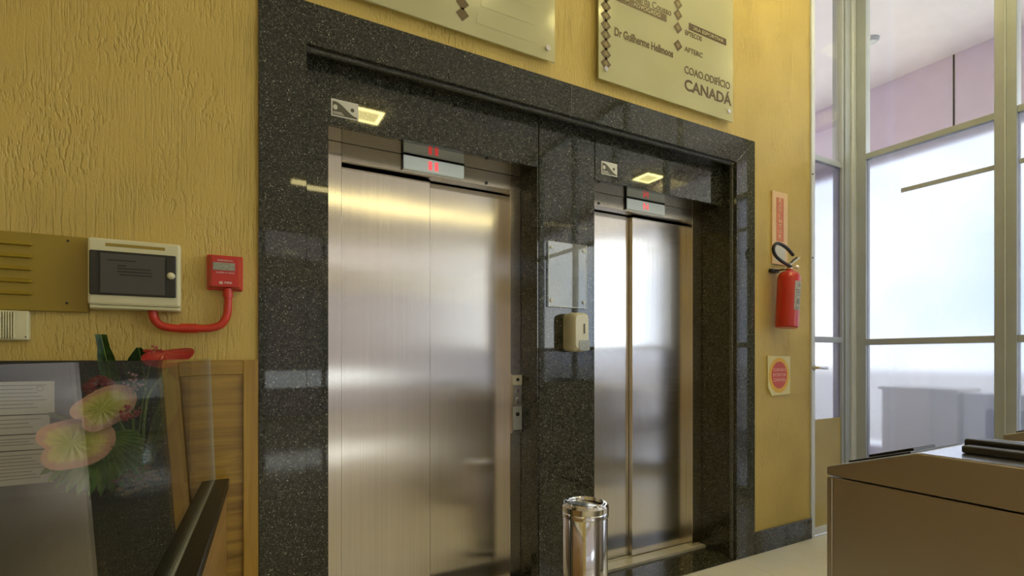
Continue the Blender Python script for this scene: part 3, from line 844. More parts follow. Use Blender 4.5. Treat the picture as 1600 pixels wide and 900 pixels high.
rs = tag(empty('round_sticker_sign', (3.22, 0.0, 1.02)), 'small yellow sign with red disc below the extinguisher', 'sign')
obj('card', prism([(3.105, 1.287), (3.348, 1.283), (3.346, 1.028), (3.150, 1.022), (3.112, 1.075)], 0.001, 0.0115), 'sticker_yellow', rs)
obj('yellow_ring', prism(ellipse(3.226, 1.157, 0.108, 0.118), -0.0002, 0.0008), 'ring_yellow', rs)
rd = obj('red_disc', prism(ellipse(3.226, 1.158, 0.082, 0.090), -0.0012, -0.0004), 'sticker_red', rs)
text('sign_text', 'CUIDADO', 3.158, 1.183, 0.136, 0.021, -0.0013, 'pink_ink', rd, bold=0.02)
text('sign_text', 'EXTINTOR', 3.156, 1.149, 0.140, 0.021, -0.0013, 'pink_ink', rd, bold=0.02)
text('sign_text', 'CHAVES', 3.158, 1.115, 0.134, 0.021, -0.0013, 'pink_ink', rd, bold=0.02)

# ------------------------------------------------------------------ fittings on the left wall
lv = tag(empty('louvred_panel', (-0.62, 0.0, 1.425)), 'mustard metal cover panel with horizontal louvres at the left edge', 'vent panel')
obj('plate', B(-0.86, -0.405, -0.006, 0.0115, 1.425, 1.669, 0.002), 'louvre', lv)
for z in (1.633, 1.594, 1.556, 1.517, 1.479):
    bm = bmesh.new()
    pr = [(-0.0065, z + 0.007), (-0.016, z - 0.004), (-0.0065, z - 0.007)]
    va = [bm.verts.new((-0.84, a, b)) for a, b in pr]; vb = [bm.verts.new((-0.548, a, b)) for a, b in pr]
    tip = bm.verts.new((-0.541, -0.0065, z - 0.001))
    bm.faces.new(va)
    for k in range(3): bm.faces.new([va[k], va[(k + 1) % 3], vb[(k + 1) % 3], vb[k]])
    for k in range(3): bm.faces.new([vb[k], vb[(k + 1) % 3], tip])
    obj('louvre', bm, 'louvre', lv)
for p in ((-0.457, 1.654), (-0.460, 1.453)):
    obj('screw', cyl((p[0], -0.006, p[1]), (p[0], -0.0085, p[1]), 0.0035, 10), 'black', lv)

vg = tag(empty('vent_grille', (-0.62, 0.0, 1.33)), 'small cream ribbed plastic vent under the mustard panel', 'vent')
obj('housing', B(-0.75, -0.551, -0.014, 0.0115, 1.332, 1.4235, 0.003), 'cream', vg)
for k in range(27):
    x = -0.582 - k * 0.0060
    obj('rib', B(x - 0.0018, x + 0.0018, -0.026, -0.0142, 1.337, 1.419, 0.001), 'cream', vg)
obj('screw', cyl((-0.557, -0.014, 1.342), (-0.557, -0.016, 1.342), 0.002, 8), 'black', vg)

bx = tag(empty('breaker_box', (-0.275, 0.0, 1.435)), 'cream breaker box with smoked window on the yellow wall', 'electrical box')
obj('back_housing', B(-0.400, -0.150, -0.030, 0.0115, 1.436, 1.664, 0.006, 2), 'cream', bx)
obj('cover', B(-0.398, -0.148, -0.062, -0.0305, 1.448, 1.664, 0.008, 2), 'cream', bx)
obj('lower_lip', B(-0.394, -0.153, -0.056, -0.031, 1.437, 1.4475, 0.003), 'cream', bx)
wn = obj('smoked_door', B(-0.392, -0.160, -0.070, -0.0625, 1.480, 1.622, 0.003), 'smoke', bx)
obj('inner_frame', boxes([(-0.369, -0.3655, -0.0715, -0.0702, 1.481, 1.621), (-0.189, -0.1865, -0.0715, -0.0702, 1.481, 1.621)]), 'black', wn)
cd = obj('card', B(-0.3635, -0.191, -0.0712, -0.0702, 1.487, 1.614), 'smoke_card', wn)
rows_txt = [(-0.345, -0.270, 1.593), (-0.320, -0.296, 1.576), (-0.320, -0.230, 1.567), (-0.319, -0.226, 1.557), (-0.314, -0.226, 1.547)]
obj('print_line', boxes([(a, b, -0.0718, -0.0713, z - 0.0016, z + 0.0016) for a, b, z in rows_txt]), 'ink', cd)
obj('brand_strip', B(-0.352, -0.192, -0.0628, -0.0621, 1.638, 1.648), 'louvre', bx)
obj('door_knob', lathe([(0, 0.014), (0.007, 0.013), (0.011, 0.009), (0.012, 0.0), (0, 0.0)], 20, Matrix.Translation((-0.1745, -0.0703, 1.553)) @ Matrix.Rotation(PI / 2, 4, 'X')), 'cream', wn, True)

al = tag(empty('fire_alarm_box', (-0.015, 0.0, 1.52)), 'red square fire alarm call point beside the granite frame', 'fire alarm')
obj('back_plate', B(-0.072, 0.042, -0.010, 0.0115, 1.522, 1.648, 0.003), 'red', al)
def al_front():
    bm = bmesh.new()
    a = [bm.verts.new(c) for c in ((-0.068, -0.0102, 1.526), (0.038, -0.0102, 1.526), (0.038, -0.0102, 1.644), (-0.068, -0.0102, 1.644))]
    b = [bm.verts.new(c) for c in ((-0.058, -0.040, 1.532), (0.028, -0.040, 1.532), (0.028, -0.040, 1.638), (-0.058, -0.040, 1.638))]
    for k in range(4): bm.faces.new([a[k], a[(k + 1) % 4], b[(k + 1) % 4], b[k]])
    bm.faces.new(b); bm.faces.new(a[::-1])
    bmesh.ops.bevel(bm, geom=list(bm.edges), offset=0.002, segments=2, affect='EDGES')
    return bm
cv = obj('cover', al_front(), 'red', al, True)
obj('break_window', B(-0.053, 0.016, -0.0425, -0.0405, 1.589, 1.617, 0.001), 'lcd', cv)
text('cover_text', 'EMERGENCIA', -0.038, 1.622, 0.048, 0.005, -0.0404, 'white_ink', cv)
text('cover_text', 'QUEBRE O VIDRO', -0.043, 1.578, 0.058, 0.0055, -0.0404, 'white_ink', cv)
text('cover_logo', '@ FIRE', -0.034, 1.540, 0.040, 0.010, -0.0404, 'white_ink', cv, bold=0.02)

cdn = tag(empty('red_conduit', (-0.12, 0.0, 1.38)), 'red conduit pipe from breaker box to the fire alarm', 'pipe')
pp = smooth_path([(-0.231, -0.022, 1.440), (-0.226, -0.022, 1.410), (-0.205, -0.022, 1.387), (-0.165, -0.022, 1.379), (-0.110, -0.022, 1.380), (-0.060, -0.022, 1.383), (-0.027, -0.022, 1.397), (-0.010, -0.022, 1.430), (-0.006, -0.022, 1.475), (-0.006, -0.022, 1.527)], 8)
obj('pipe', tube(pp, 0.0135, 16), 'red_pipe', cdn, True)
obj('sleeve', cyl((-0.152, -0.022, 1.3795), (-0.100, -0.022, 1.3805), 0.0165, 18), 'red_pipe', cdn, True)
obj('collar', cyl((-0.006, -0.022, 1.496), (-0.006, -0.022, 1.521), 0.0165, 18), 'red_pipe', cdn, True)

# ------------------------------------------------------------------ wood panelling and dark panelling by the reception
wp = struct(empty('trim_2'), 'framed oak veneer wainscot between counter and granite frame')
obj('panel', B(-0.12, 0.045, 0.002, 0.0115, 0.0, 1.22), 'wood_x', wp)
obj('stile', B(0.043, 0.0925, -0.012, 0.0115, 0.0, 1.268, 0.002), 'wood_z', wp)
obj('top_rail', B(-0.12, 0.0425, -0.012, 0.0115, 1.216, 1.268, 0.002), 'wood_x', wp)
dp = struct(empty('trim_3'), 'dark laminate wainscot behind the reception counter')
for k in range(3):
    obj('dark_panel', B(-0.1225 - 0.5 * (k + 1), -0.1225 - 0.5 * k - 0.002, -0.006, 0.0115, 0.0, 1.268, 0.001), 'dark_panel', dp)

# reception counter (turned 3.4 degrees) and its glass screen
CA = math.radians(-3.4)
rc = tag(empty('reception_counter', (0.0, -0.03, 0.0), CA), 'reception counter with black granite top and oak front', 'counter')
def cobj(name, bm, mat, parent, smooth=False):
    me = bpy.data.meshes.new(name); bmesh.ops.recalc_face_normals(bm, faces=bm.faces); bm.to_mesh(me); bm.free()
    for mm in (mat if isinstance(mat, (list, tuple)) else [mat]): me.materials.append(M[mm])
    if smooth:
        for p in me.polygons: p.use_smooth = True
    o = bpy.data.objects.new(name, me); COL.objects.link(o); o.parent = parent
    return o
cobj('granite_top', B(-0.62, -0.002, -1.72, -0.002, 0.812, 0.842, 0.002), 'counter_granite', rc)
cobj('oak_front', B(-0.030, -0.010, -1.70, -0.004, 0.06, 0.8115, 0.001), 'wood_front', rc)
cobj('end_cap', B(-0.60, -0.031, -0.022, -0.004, 0.06, 0.8115), 'wood_front', rc)
cobj('plinth', B(-0.58, -0.035, -1.68, -0.03, 0.0, 0.0595), 'black', rc)
cobj('back_board', B(-0.60, -0.58, -1.70, -0.024, 0.06, 0.8115), 'dark_panel', rc)

gsn = tag(empty('glass_screen', (-0.045, -0.032, 0.8425), CA), 'clear glass screen standing on the reception counter', 'glass screen')
gsn.rotation_euler = (0, math.radians(-2.0), CA)
gb = bmesh.new(); box(gb, -0.006, 0.0, -1.64, 0.0, 0.0, 0.432)
gb.faces.ensure_lookup_table()
o = cobj('pane', gb, ['screen_glass', 'pane_edge'], gsn)
for p in o.data.polygons:
    if abs(p.normal.x) < 0.5: p.material_index = 1
cl = cobj('corner_clip', boxes([(-0.030, -0.0065, -0.43, -0.40, 0.0, 0.004), (-0.010, -0.0065, -0.43, -0.40, 0.004, 0.045)]), 'acrylic', gsn)

# notices fixed to the dark panelling
def notice(x0, x1, z0, z1, lines, label, y=-0.0066):
    t = tag(empty('paper_notice', ((x0 + x1) / 2, y, z0)), label, 'notice', 'paper notices behind the glass screen')
    s = obj('sheet', B(x0, x1, y - 0.0012, y, z0, z1), 'paper', t)
    rows = []
    for k in range(lines):
        z = z1 - 0.012 - (z1 - z0 - 0.02) * k / max(1, lines)
        rows.append((x0 + 0.012, x1 - 0.02 - 0.03 * ((k * 7) % 4) / 3, y - 0.0017, y - 0.00125, z - 0.0014, z + 0.0014))
    obj('print_line', boxes(rows), 'paper_ink', s)
    return t, s
t1, s1 = notice(-0.72, -0.490, 1.101, 1.203, 7, 'upper bluish printed notice with a round stamp behind the screen')
rg = lathe([(0.007, 0), (0.009, 0), (0.009, 0.0004), (0.007, 0.0004), (0.007, 0)], 20, Matrix.Translation((-0.525, -0.0079, 1.180)) @ Matrix.Rotation(PI / 2, 4, 'X'))
obj('round_stamp', rg, 'paper_ink', s1)
notice(-0.72, -0.502, 1.040, 1.097, 3, 'narrow ruled notice just under the stamped sheet')
notice(-0.72, -0.500, 0.990, 1.036, 3, 'second ruled notice strip above the lowest form')
notice(-0.72, -0.494, 0.882, 0.986, 8, 'lowest printed form on the dark panelling')

# ------------------------------------------------------------------ flowers in a glass vase on the counter
VX, VY, VZ = -0.262, -0.170, 0.8425
va = tag(empty('glass_vase', (VX, VY, VZ)), 'round clear glass vase with brown pebbles on the counter', 'vase')
VT = Matrix.Translation((VX, VY, VZ))
obj('vessel', lathe([(0, 0.0), (0.055, 0.0), (0.078, 0.02), (0.088, 0.07), (0.086, 0.12), (0.074, 0.165), (0.072, 0.172), (0.069, 0.172), (0.071, 0.164), (0.083, 0.12), (0.085, 0.07), (0.075, 0.023), (0.053, 0.006), (0, 0.006)], 40, VT), 'vase_glass', va, True)
rnd = random.Random(3)
for k in range(46):
    a = rnd.uniform(0, 2 * PI); rr = 0.066 * math.sqrt(rnd.random()); zz = 0.018 + rnd.random() * 0.085
    rr = min(rr, 0.060)
    bm = bmesh.new()
    bmesh.ops.create_icosphere(bm, subdivisions=1, radius=rnd.uniform(0.009, 0.014))
    bmesh.ops.transform(bm, matrix=VT @ Matrix.Translation((rr * math.cos(a), rr * math.sin(a), zz)) @ Matrix.Diagonal((1.2, 1.0, 0.7, 1)), verts=bm.verts)
    obj('pebble', bm, 'pebble', va, True)

def heart_r(t):
    """polar heart, notch at t=pi, tip at t=0"""
    a = abs((t + PI) % (2 * PI) - PI)
    r = 0.66 + 0.32 * math.cos(a / 2) ** 6 + 0.14 * math.exp(-((a - 2.4) / 0.5) ** 2) - 0.12 * math.exp(-((a - PI) / 0.2) ** 2)
    return r
def spathe(center, normal, tipdir, size, width=0.85, curl=0.12):
    n = Vector(normal).normalized(); u = Vector(tipdir); u = (u - n * u.dot(n)).normalized(); v = n.cross(u)
    bm = bmesh.new(); uvl = bm.loops.layers.uv.new('UVMap')
    S, Rn = 48, 7
    grid = []
    for i in range(Rn + 1):
        row = []
        for k in range(S):
            t = 2 * PI * k / S
            q = i / Rn
            r = heart_r(t) * q * size
            h = curl * size * (q * q) * (0.6 * math.cos(2 * t) - 0.5) + 0.018 * size * math.sin(13 * t) * q * (1 - q) * 4
            row.append(bm.verts.new(Vector(center) + u * (r * math.cos(t)) + v * (r * math.sin(t) * width) + n * h))
        grid.append(row)
    for i in range(Rn):
        for k in range(S):
            f = bm.faces.new([grid[i][k], grid[i][(k + 1) % S], grid[i + 1][(k + 1) % S], grid[i + 1][k]])
            for lp, (q, tt) in zip(f.loops, ((i, k), (i, k + 1), (i + 1, k + 1), (i + 1, k))):
                lp[uvl].uv = (q / Rn, tt / S)
    bmesh.ops.remove_doubles(bm, verts=bm.verts, dist=1e-6)
    bmesh.ops.solidify(bm, geom=list(bm.faces), thickness=-0.0012)
    return bm
def anthurium(center, normal, tip, size, mat, label, spad=True, width=0.85, curl=0.12):
    c = Vector(center)
    t = tag(empty('anthurium_flower', c), label, 'flower', 'flowers in the vase')
    obj('spathe', spathe(c, normal, tip, size, width, curl), mat, t, True)
    n = Vector(normal).normalized()
    foot = Vector((VX + 0.02, VY - 0.005, VZ + 0.03))
    obj('stem', tube(smooth_path([c - n * 0.006, c - n * 0.05 - Vector((0, 0, 0.02)), (c * 0.4 + Vector((VX, VY, VZ + 0.19)) * 0.6), foot], 6), 0.0045, 8), 'stem', t, True)
    if spad:
        u = Vector(tip).normalized()
        obj('spadix', tube(smooth_path([c - u * size * 0.28 + n * 0.002, c - u * size * 0.05 + n * 0.02, c + u * size * 0.25 + n * 0.03], 5), 0.007, 10, r_end=0.0035), 'leaf_lime', t, True)
camdir = Vector((0.35, -1.9, 0.1))
anthurium((-0.400, -0.235, 1.032), (0.25, -1.0, 0.35), (0.9, 0.2, 0.18), 0.105, 'spathe', 'lower pink and green anthurium in the vase, beside the papers', False, 0.98)
anthurium((-0.335, -0.215, 1.126), (0.25, -1.0, 0.35), (0.75, 0.2, 0.55), 0.098, 'spathe', 'upper pink and green anthurium in the vase', False, 0.80)
anthurium((-0.185, -0.165, 1.292), (-0.05, -0.55, 0.75), (1.0, 0.1, -0.18), 0.085, 'spathe_red', 'red anthurium rising above the top of the glass screen', False, 0.8, 0.25)

# fan palm leaf
pl = tag(empty('palm_leaf', (-0.333, -0.20, 1.03)), 'green pleated fan palm leaf hanging below the anthuriums', 'leaf', None)
base = Vector((-0.330, -0.205, 1.040)); n = Vector((0.2, -1, 0.2)).normalized()
ux = Vector((1, 0.15, 0)); uz = Vector((0.0, 0.12, 1))
NB = 18
for k in range(NB):
    a = math.radians(15 - 165 * k / (NB - 1)) 
    a2 = a
    L = 0.085 + 0.080 * math.sin(min(1.0, k / (NB - 1) * 1.15) * PI * 0.55)
    d = (ux * math.cos(a2) + uz * math.sin(a2)).normalized()
    s = d.cross(n).normalized()
    bm = bmesh.new()
    hw = L * 0.085
    pts = []
    for q, w in ((0.04, 0.25), (0.35, 0.75), (0.7, 1.0), (0.9, 0.6), (1.0, 0.05)):
        c = base + d * (L * q) - uz * (0.012 * q * q)
        pts.append((bm.verts.new(c - s * hw * w - n * 0.003), bm.verts.new(c + n * 0.003), bm.verts.new(c + s * hw * w - n * 0.003)))
    for p, q in zip(pts, pts[1:]):
        bm.faces.new([p[0], p[1], q[1], q[0]]); bm.faces.new([p[1], p[2], q[2], q[1]])
    bmesh.ops.solidify(bm, geom=list(bm.faces), thickness=-0.0008)
    obj('leaflet', bm, 'leaf_mid', pl, True)
obj('stalk', tube(smooth_path([base, base + Vector((0.03, 0.02, 0.01)), Vector((VX + 0.01, VY, VZ + 0.19)), Vector((VX, VY + 0.01, VZ + 0.04))], 6), 0.004, 8), 'stem', pl, True)

def blade(pts, w, mat, label, side=(1, 0.1, 0), group='leaves in the vase', tip=0.12):
    path = smooth_path(pts, 6); n = len(path)
    sd_ = Vector(side).normalized()
    t = tag(empty('foliage_leaf', path[0]), label, 'leaf', group)
    bm = bmesh.new(); rows = []
    for i, p in enumerate(path):
        q = i / (n - 1)
        ww = w * (0.25 + 0.75 * min(1, q * 2.2)) * (1 if q < 0.75 else max(tip, math.cos((q - 0.75) / 0.25 * PI / 2)))
        rows.append((bm.verts.new(p - sd_ * ww), bm.verts.new(p + Vector((0, 0.008, 0))), bm.verts.new(p + sd_ * ww)))
    for p, q in zip(rows, rows[1:]):
        bm.faces.new([p[0], p[1], q[1], q[0]]); bm.faces.new([p[1], p[2], q[2], q[1]])
    bmesh.ops.solidify(bm, geom=list(bm.faces), thickness=-0.001)
    obj('blade', bm, mat, t, True)
    rib = [p + Vector((0, -0.001, 0)) for p in path]
    obj('midrib', tube(rib, 0.0025, 6, r_end=0.0008), 'stem', t)
blade([(VX - 0.02, VY + 0.02, VZ + 0.05), (-0.300, -0.130, 1.06), (-0.325, -0.130, 1.20), (-0.350, -0.140, 1.350)], 0.024, 'leaf_strap', 'tall dark green strap leaf standing above the glass screen', tip=0.62)
blade([(VX, VY + 0.03, VZ + 0.05), (-0.245, -0.110, 1.05), (-0.240, -0.105, 1.18), (-0.258, -0.115, 1.310)], 0.050, 'leaf_dark', 'broad dark green leaf in the middle of the vase')
blade([(VX + 0.02, VY + 0.02, VZ + 0.05), (-0.205, -0.120, 1.04), (-0.170, -0.125, 1.15), (-0.190, -0.130, 1.235)], 0.030, 'leaf_lime', 'lime green leaf leaning right beside the oak panel')
blade([(VX - 0.03, VY, VZ + 0.05), (-0.345, -0.180, 1.06), (-0.425, -0.190, 1.100), (-0.455, -0.200, 1.120)], 0.020, 'leaf_lime', 'lime green leaf behind the lower anthurium')

def berries(center, r, count, mat, label, br=0.0065, seed=1):
    c = Vector(center); rr = random.Random(seed)
    t = tag(empty('berry_spray', c), label, 'berries', 'berry sprays in the vase')
    for k in range(count):
        d = Vector((rr.gauss(0, 1), rr.gauss(0, 0.6), rr.gauss(0, 1))); d = d.normalized() * r * rr.random() ** 0.5
        bm = bmesh.new(); bmesh.ops.create_icosphere(bm, subdivisions=1, radius=br * rr.uniform(0.7, 1.1))
        bmesh.ops.transform(bm, matrix=Matrix.Translation(c + d), verts=bm.verts)
        obj('berry', bm, mat, t, True)
    obj('stem', tube(smooth_path([c, (c + Vector((VX, VY, VZ + 0.2))) * 0.5, Vector((VX, VY, VZ + 0.06))], 5), 0.002, 6), 'stem', t)
berries((-0.262, -0.19, 1.205), 0.030, 26, 'berry_pale', 'pale pink bud spray on the dark leaf', 0.0045, 2)
berries((-0.265, -0.215, 1.112), 0.030, 34, 'berry', 'red berry spray right of the upper anthurium', 0.0055, 3)
berries((-0.212, -0.16, 1.298), 0.022, 18, 'berry', 'red berry spray next to the red anthurium', 0.0045, 4)
mr = tag(empty('maroon_flower', (-0.345, -0.17, 1.185)), 'maroon ruffled flower above the upper anthurium', 'flower', 'flowers in the vase')
for k in range(11):
    a = 2 * PI * k / 11
    c = Vector((-0.345, -0.17, 1.185)) + Vector((0.026 * math.cos(a), -0.004 * (k % 3), 0.022 * math.sin(a)))
    bm = bmesh.new(); bmesh.ops.create_icosphere(bm, subdivisions=2, radius=0.019)
    bmesh.ops.transform(bm, matrix=Matrix.Translation(c) @ Matrix.Rotation(a, 4, 'Y') @ Matrix.Diagonal((1.0, 0.35, 0.75, 1)), verts=bm.verts)
    obj('petal', bm, 'maroon', mr, True)
obj('stem', tube(smooth_path([(-0.345, -0.165, 1.185), (-0.305, -0.16, 1.09), (VX, VY, VZ + 0.06)], 6), 0.003, 6), 'stem', mr)

# ------------------------------------------------------------------ turnstiles
def turnstile(x0, label):
    t = tag(empty('turnstile', (x0 + 0.255, -1.9, 0)), label, 'turnstile', 'steel turnstile cabinets')
    x1 = x0 + 0.512
    yE, yR, yN = -1.189, -1.436, -2.55
    obj('body', B(x0 + 0.002, x1 - 0.002, yN + 0.01, yE - 0.004, 0.03, 0.897), 'turnstile', t)
    obj('side_panel', B(x0, x0 + 0.006, yN + 0.01, -1.209, 0.04, 0.895, 0.001), 'turnstile', t)
    obj('corner_post', B(x0 - 0.001, x0 + 0.02, -1.206, yE - 0.0005, 0.03, 0.896, 0.002), 'turnstile', t)
    obj('plinth', B(x0 + 0.02, x1 - 0.02, yN + 0.04, yE - 0.04, 0.0, 0.0295), 'black', t)
    obj('lid', prism([(yE, 0.902), (yE, 0.928), (yR, 1.011), (yN, 1.011), (yN, 0.902)], x0 - 0.002, x1 + 0.002, 'X', 0.003), 'turnstile', t)
    obj('top_plate', B(x0 + 0.004, x1 - 0.004, yN + 0.02, yR - 0.006, 1.0112, 1.0125), 'turnstile_top', t)
    obj('rubber_arm', B(x0 + 0.10, x0 + 0.145, yN + 0.05, -1.497, 1.0128, 1.034, 0.006, 2), 'pad', t)
    obj('rubber_arm', B(x0 + 0.165, x0 + 0.225, yN + 0.05, -1.480, 1.0128, 1.046, 0.006, 2), 'pad', t)
    # reader plates on the sloping nose
    sl = math.atan2(1.011 - 0.928, yE - yR)
    def nose(u0, u1, v0, v1, h, nm, mat):
        bm = B(u0, u1, v0, v1, 0.0005, h, 0.001)
        bmesh.ops.transform(bm, matrix=Matrix.Translation((x0, yE, 0.928)) @ Matrix.Rotation(-sl, 4, 'X'), verts=bm.verts)
        obj(nm, bm, mat, t)
    nose(0.10, 0.44, -0.20, -0.015, 0.006, 'reader_frame', 'pad')
    nose(0.19, 0.33, -0.17, -0.035, 0.014, 'card_reader', 'rubber')
    return t
turnstile(1.680, 'brushed steel turnstile cabinet in the right foreground')
turnstile(3.052, 'second turnstile at the right edge, before the glass wall')

# ------------------------------------------------------------------ glazed partition on the right
GX = 4.15
post = struct(empty('trim_4'), 'aluminium corner post of the glazed partition')
obj('post_core', B(4.006, GX + 0.06, 0.0, 0.09, 0.0, CEIL - 0.002, 0.002), 'alu', post)
obj('post_rib', B(4.000, 4.010, -0.010, 0.0, 0.0, CEIL - 0.002, 0.001), 'alu', post)
obj('post_rib', B(4.085, 4.150, -0.014, 0.0, 0.0, CEIL - 0.002, 0.002), 'alu_light', post)
obj('post_return', B(GX - 0.012, GX + 0.05, -0.078, -0.0145, 0.0, CEIL - 0.002, 0.002), 'alu', post)
mul_ = struct(empty('trim_5'), 'double aluminium mullion between the large frosted panes')
obj('mullion', B(GX - 0.02, GX + 0.05, -0.858, -0.810, 0.0, CEIL - 0.002, 0.002), 'alu', mul_)
obj('mullion', B(GX - 0.02, GX + 0.05, -0.914, -0.866, 0.0, CEIL - 0.002, 0.002), 'alu', mul_)
obj('joint_strip', B(GX - 0.024, GX + 0.05, -0.8655, -0.8585, 0.0, CEIL - 0.002, 0.001), 'alu_light', mul_)
mul2 = struct(empty('trim_6'), 'aluminium mullion of the partition beyond the frame')
for y in (-1.70, -2.55, -3.4, -4.25, -5.1, -5.95, -6.8, -7.65, -8.5):
    obj('mullion', B(GX - 0.02, GX + 0.05, y - 0.05, y, 0.0, CEIL - 0.002), 'alu', mul2)

def bay(name, y0, y1, label, bar=None, film=True):
    w = struct(empty(name), label)
    obj('rail', B(GX - 0.012, GX + 0.04, y0, y1, 2.748, 2.790, 0.002), 'alu', w)
    obj('rail', B(GX - 0.012, GX + 0.04, y0, y1, 1.368, 1.412, 0.002), 'alu', w)
    obj('bottom_rail', B(GX - 0.012, GX + 0.04, y0, y1, 0.0, 0.09, 0.002), 'alu', w)
    obj('top_rail', B(GX - 0.012, GX + 0.04, y0, y1, CEIL - 0.06, CEIL - 0.002, 0.002), 'alu', w)
    obj('clear_pane', B(GX + 0.010, GX + 0.018, y0, y1, 2.7905, CEIL - 0.0605), 'clear', w)
    obj('frosted_pane' if film else 'clear_pane', B(GX + 0.010, GX + 0.018, y0, y1, 1.4125, 2.7475), 'frost' if film else 'clear', w)
    obj('frosted_pane', B(GX + 0.010, GX + 0.018, y0, y1, 0.0905, 1.3675), 'frost', w)
    if bar: obj('glazing_bar', B(GX - 0.004, GX + 0.0095, bar, y1 if y1 < bar else y0, 2.440, 2.468, 0.001) if False else B(GX - 0.004, GX + 0.0095, y0, bar, 2.440, 2.468, 0.001), 'alu', w)
    return w
bay('window_1', -0.8095, -0.0785, 'frosted glass bay with a short grey bar beside the corner post', bar=-0.302)
bay('window_2', -1.6995, -0.9145, 'frosted glass bay at the right edge', bar=-0.92)
yy = [-1.7505, -2.5495, -2.6005, -3.3995, -3.4505, -4.2495, -4.3005, -5.0995, -5.1505, -5.9495, -6.0005, -6.7995, -6.8505, -7.6495, -7.7005, -8.4995]
for k in range(0, len(yy), 2):
    bay('window_%d' % (3 + k // 2), yy[k + 1], yy[k], 'glass bay of the partition outside the picture', film=False)

dr = struct(empty('door_1'), 'narrow frosted glass door with lever handle right of the yellow wall')
obj('stile', B(3.594, 3.634, 0.0, 0.045, 0.0, CEIL - 0.002, 0.002), 'alu_light', dr)
obj('stile', B(3.972, 3.9995, 0.0, 0.045, 0.0, CEIL - 0.002, 0.002), 'alu', dr)
for z0, z1 in ((0.012, 0.065), (1.385, 1.425), (2.680, 2.722), (CEIL - 0.06, CEIL - 0.002)):
    obj('rail', B(3.6345, 3.9715, 0.002, 0.043, z0, z1, 0.002), 'alu_light' if z0 < 0.1 else 'alu', dr)
obj('frosted_pane', B(3.6345, 3.9715, 0.018, 0.026, 0.0655, 1.3845), 'frost', dr)
obj('frosted_pane', B(3.6345, 3.9715, 0.018, 0.026, 1.4255, 2.6795), 'frost', dr)
obj('clear_pane', B(3.6345, 3.9715, 0.018, 0.026, 2.7225, CEIL - 0.0605), 'clear', dr)
obj('tan_panel', B(3.6345, 3.9715, 0.0125, 0.0175, 0.0655, 0.832, 0.001), 'tan', dr)
hd = obj('lever_handle', tube(smooth_path([(3.612, 0.0, 1.203), (3.612, -0.038, 1.203), (3.622, -0.046, 1.203), (3.70, -0.046, 1.200)], 5), 0.010, 12), 'chrome', dr, True)
obj('rose', cyl((3.612, -0.0005, 1.203), (3.612, -0.010, 1.203), 0.017, 18), 'alu', hd, True)
for z in (2.57, 1.98): obj('screw', cyl((3.602, 0.0, z), (3.602, -0.003, z), 0.006, 10), 'black', dr)

# ------------------------------------------------------------------ the room behind the partition
fw = bmesh.new()
box(fw, 6.5, 6.65, -1.0, 3.0, 3.52, CEIL)
box(fw, 6.5, 6.65, -9.0, -1.0, 4.10, CEIL)
for y in (-9.0, -6.0, -3.0, 2.9): box(fw, 6.5, 6.65, y, y + 0.1, 0.0, 3.52 if y > 0 else 4.10)
box(fw, 6.5, 6.65, -9.0, 3.0, 0.0, 0.25)
struct(obj('wall_far', fw, 'mauve'), 'mauve bulkhead over the daylight opening behind the partition')
obj('panel_joint', B(6.494, 6.4995, 0.262, 0.276, 3.53, CEIL - 0.003), 'black', bpy.data.objects['wall_far'])
struct(obj('wall_side', B(3.3, 6.7, 2.9, 3.0, 0.0, CEIL), 'mauve'))
struct(obj('wall_return', B(3.40, 3.588, 0.301, 2.9, 0.0, CEIL), 'mauve'))
dk = tag(empty('office_desk', (5.35, 0.05, 0)), 'beige desk front seen blurred through the frosted glass', 'desk')
obj('front_panel', B(5.20, 5.23, -0.232, 0.316, 0.04, 0.985, 0.003), 'desk', dk)
obj('desk_top', B(5.17, 5.60, -0.25, 0.335, 0.986, 1.012, 0.003), 'desk', dk)
obj('side_panel', B(5.231, 5.58, 0.29, 0.316, 0.0, 0.985), 'desk', dk)
obj('side_panel', B(5.231, 5.58, -0.232, -0.21, 0.0, 0.985), 'desk', dk)
wd = tag(empty('white_cabinet', (5.45, -0.5, 0)), 'white cabinet beside the beige desk behind the frosted glass', 'cabinet')
obj('carcass', B(5.25, 5.62, -0.76, -0.256, 0.05, 0.96, 0.003), 'desk_white', wd)
obj('top', B(5.235, 5.63, -0.77, -0.254, 0.961, 0.985, 0.002), 'desk_white', wd)
obj('plinth', B(5.28, 5.60, -0.74, -0.27, 0.0, 0.0495), 'desk', wd)
ch = tag(empty('office_chair', (4.75, -0.62, 0)), 'blue grey chair seen blurred through the frosted glass at right', 'chair')
obj('backrest', B(4.86, 4.91, -0.82, -0.52, 0.56, 0.90, 0.02, 3), 'chair_blue', ch, True)
obj('seat', B(4.50, 4.87, -0.83, -0.51, 0.44, 0.50, 0.02, 3), 'chair_blue', ch, True)
for lx, ly in ((4.53, -0.80), (4.53, -0.54), (4.85, -0.80), (4.85, -0.54)):
    obj('leg', cyl((lx, ly, 0.0), (lx, ly, 0.439), 0.012, 10), 'black', ch)
obj('back_post', cyl((4.875, -0.67, 0.47), (4.885, -0.67, 0.60), 0.014, 10), 'black', ch)

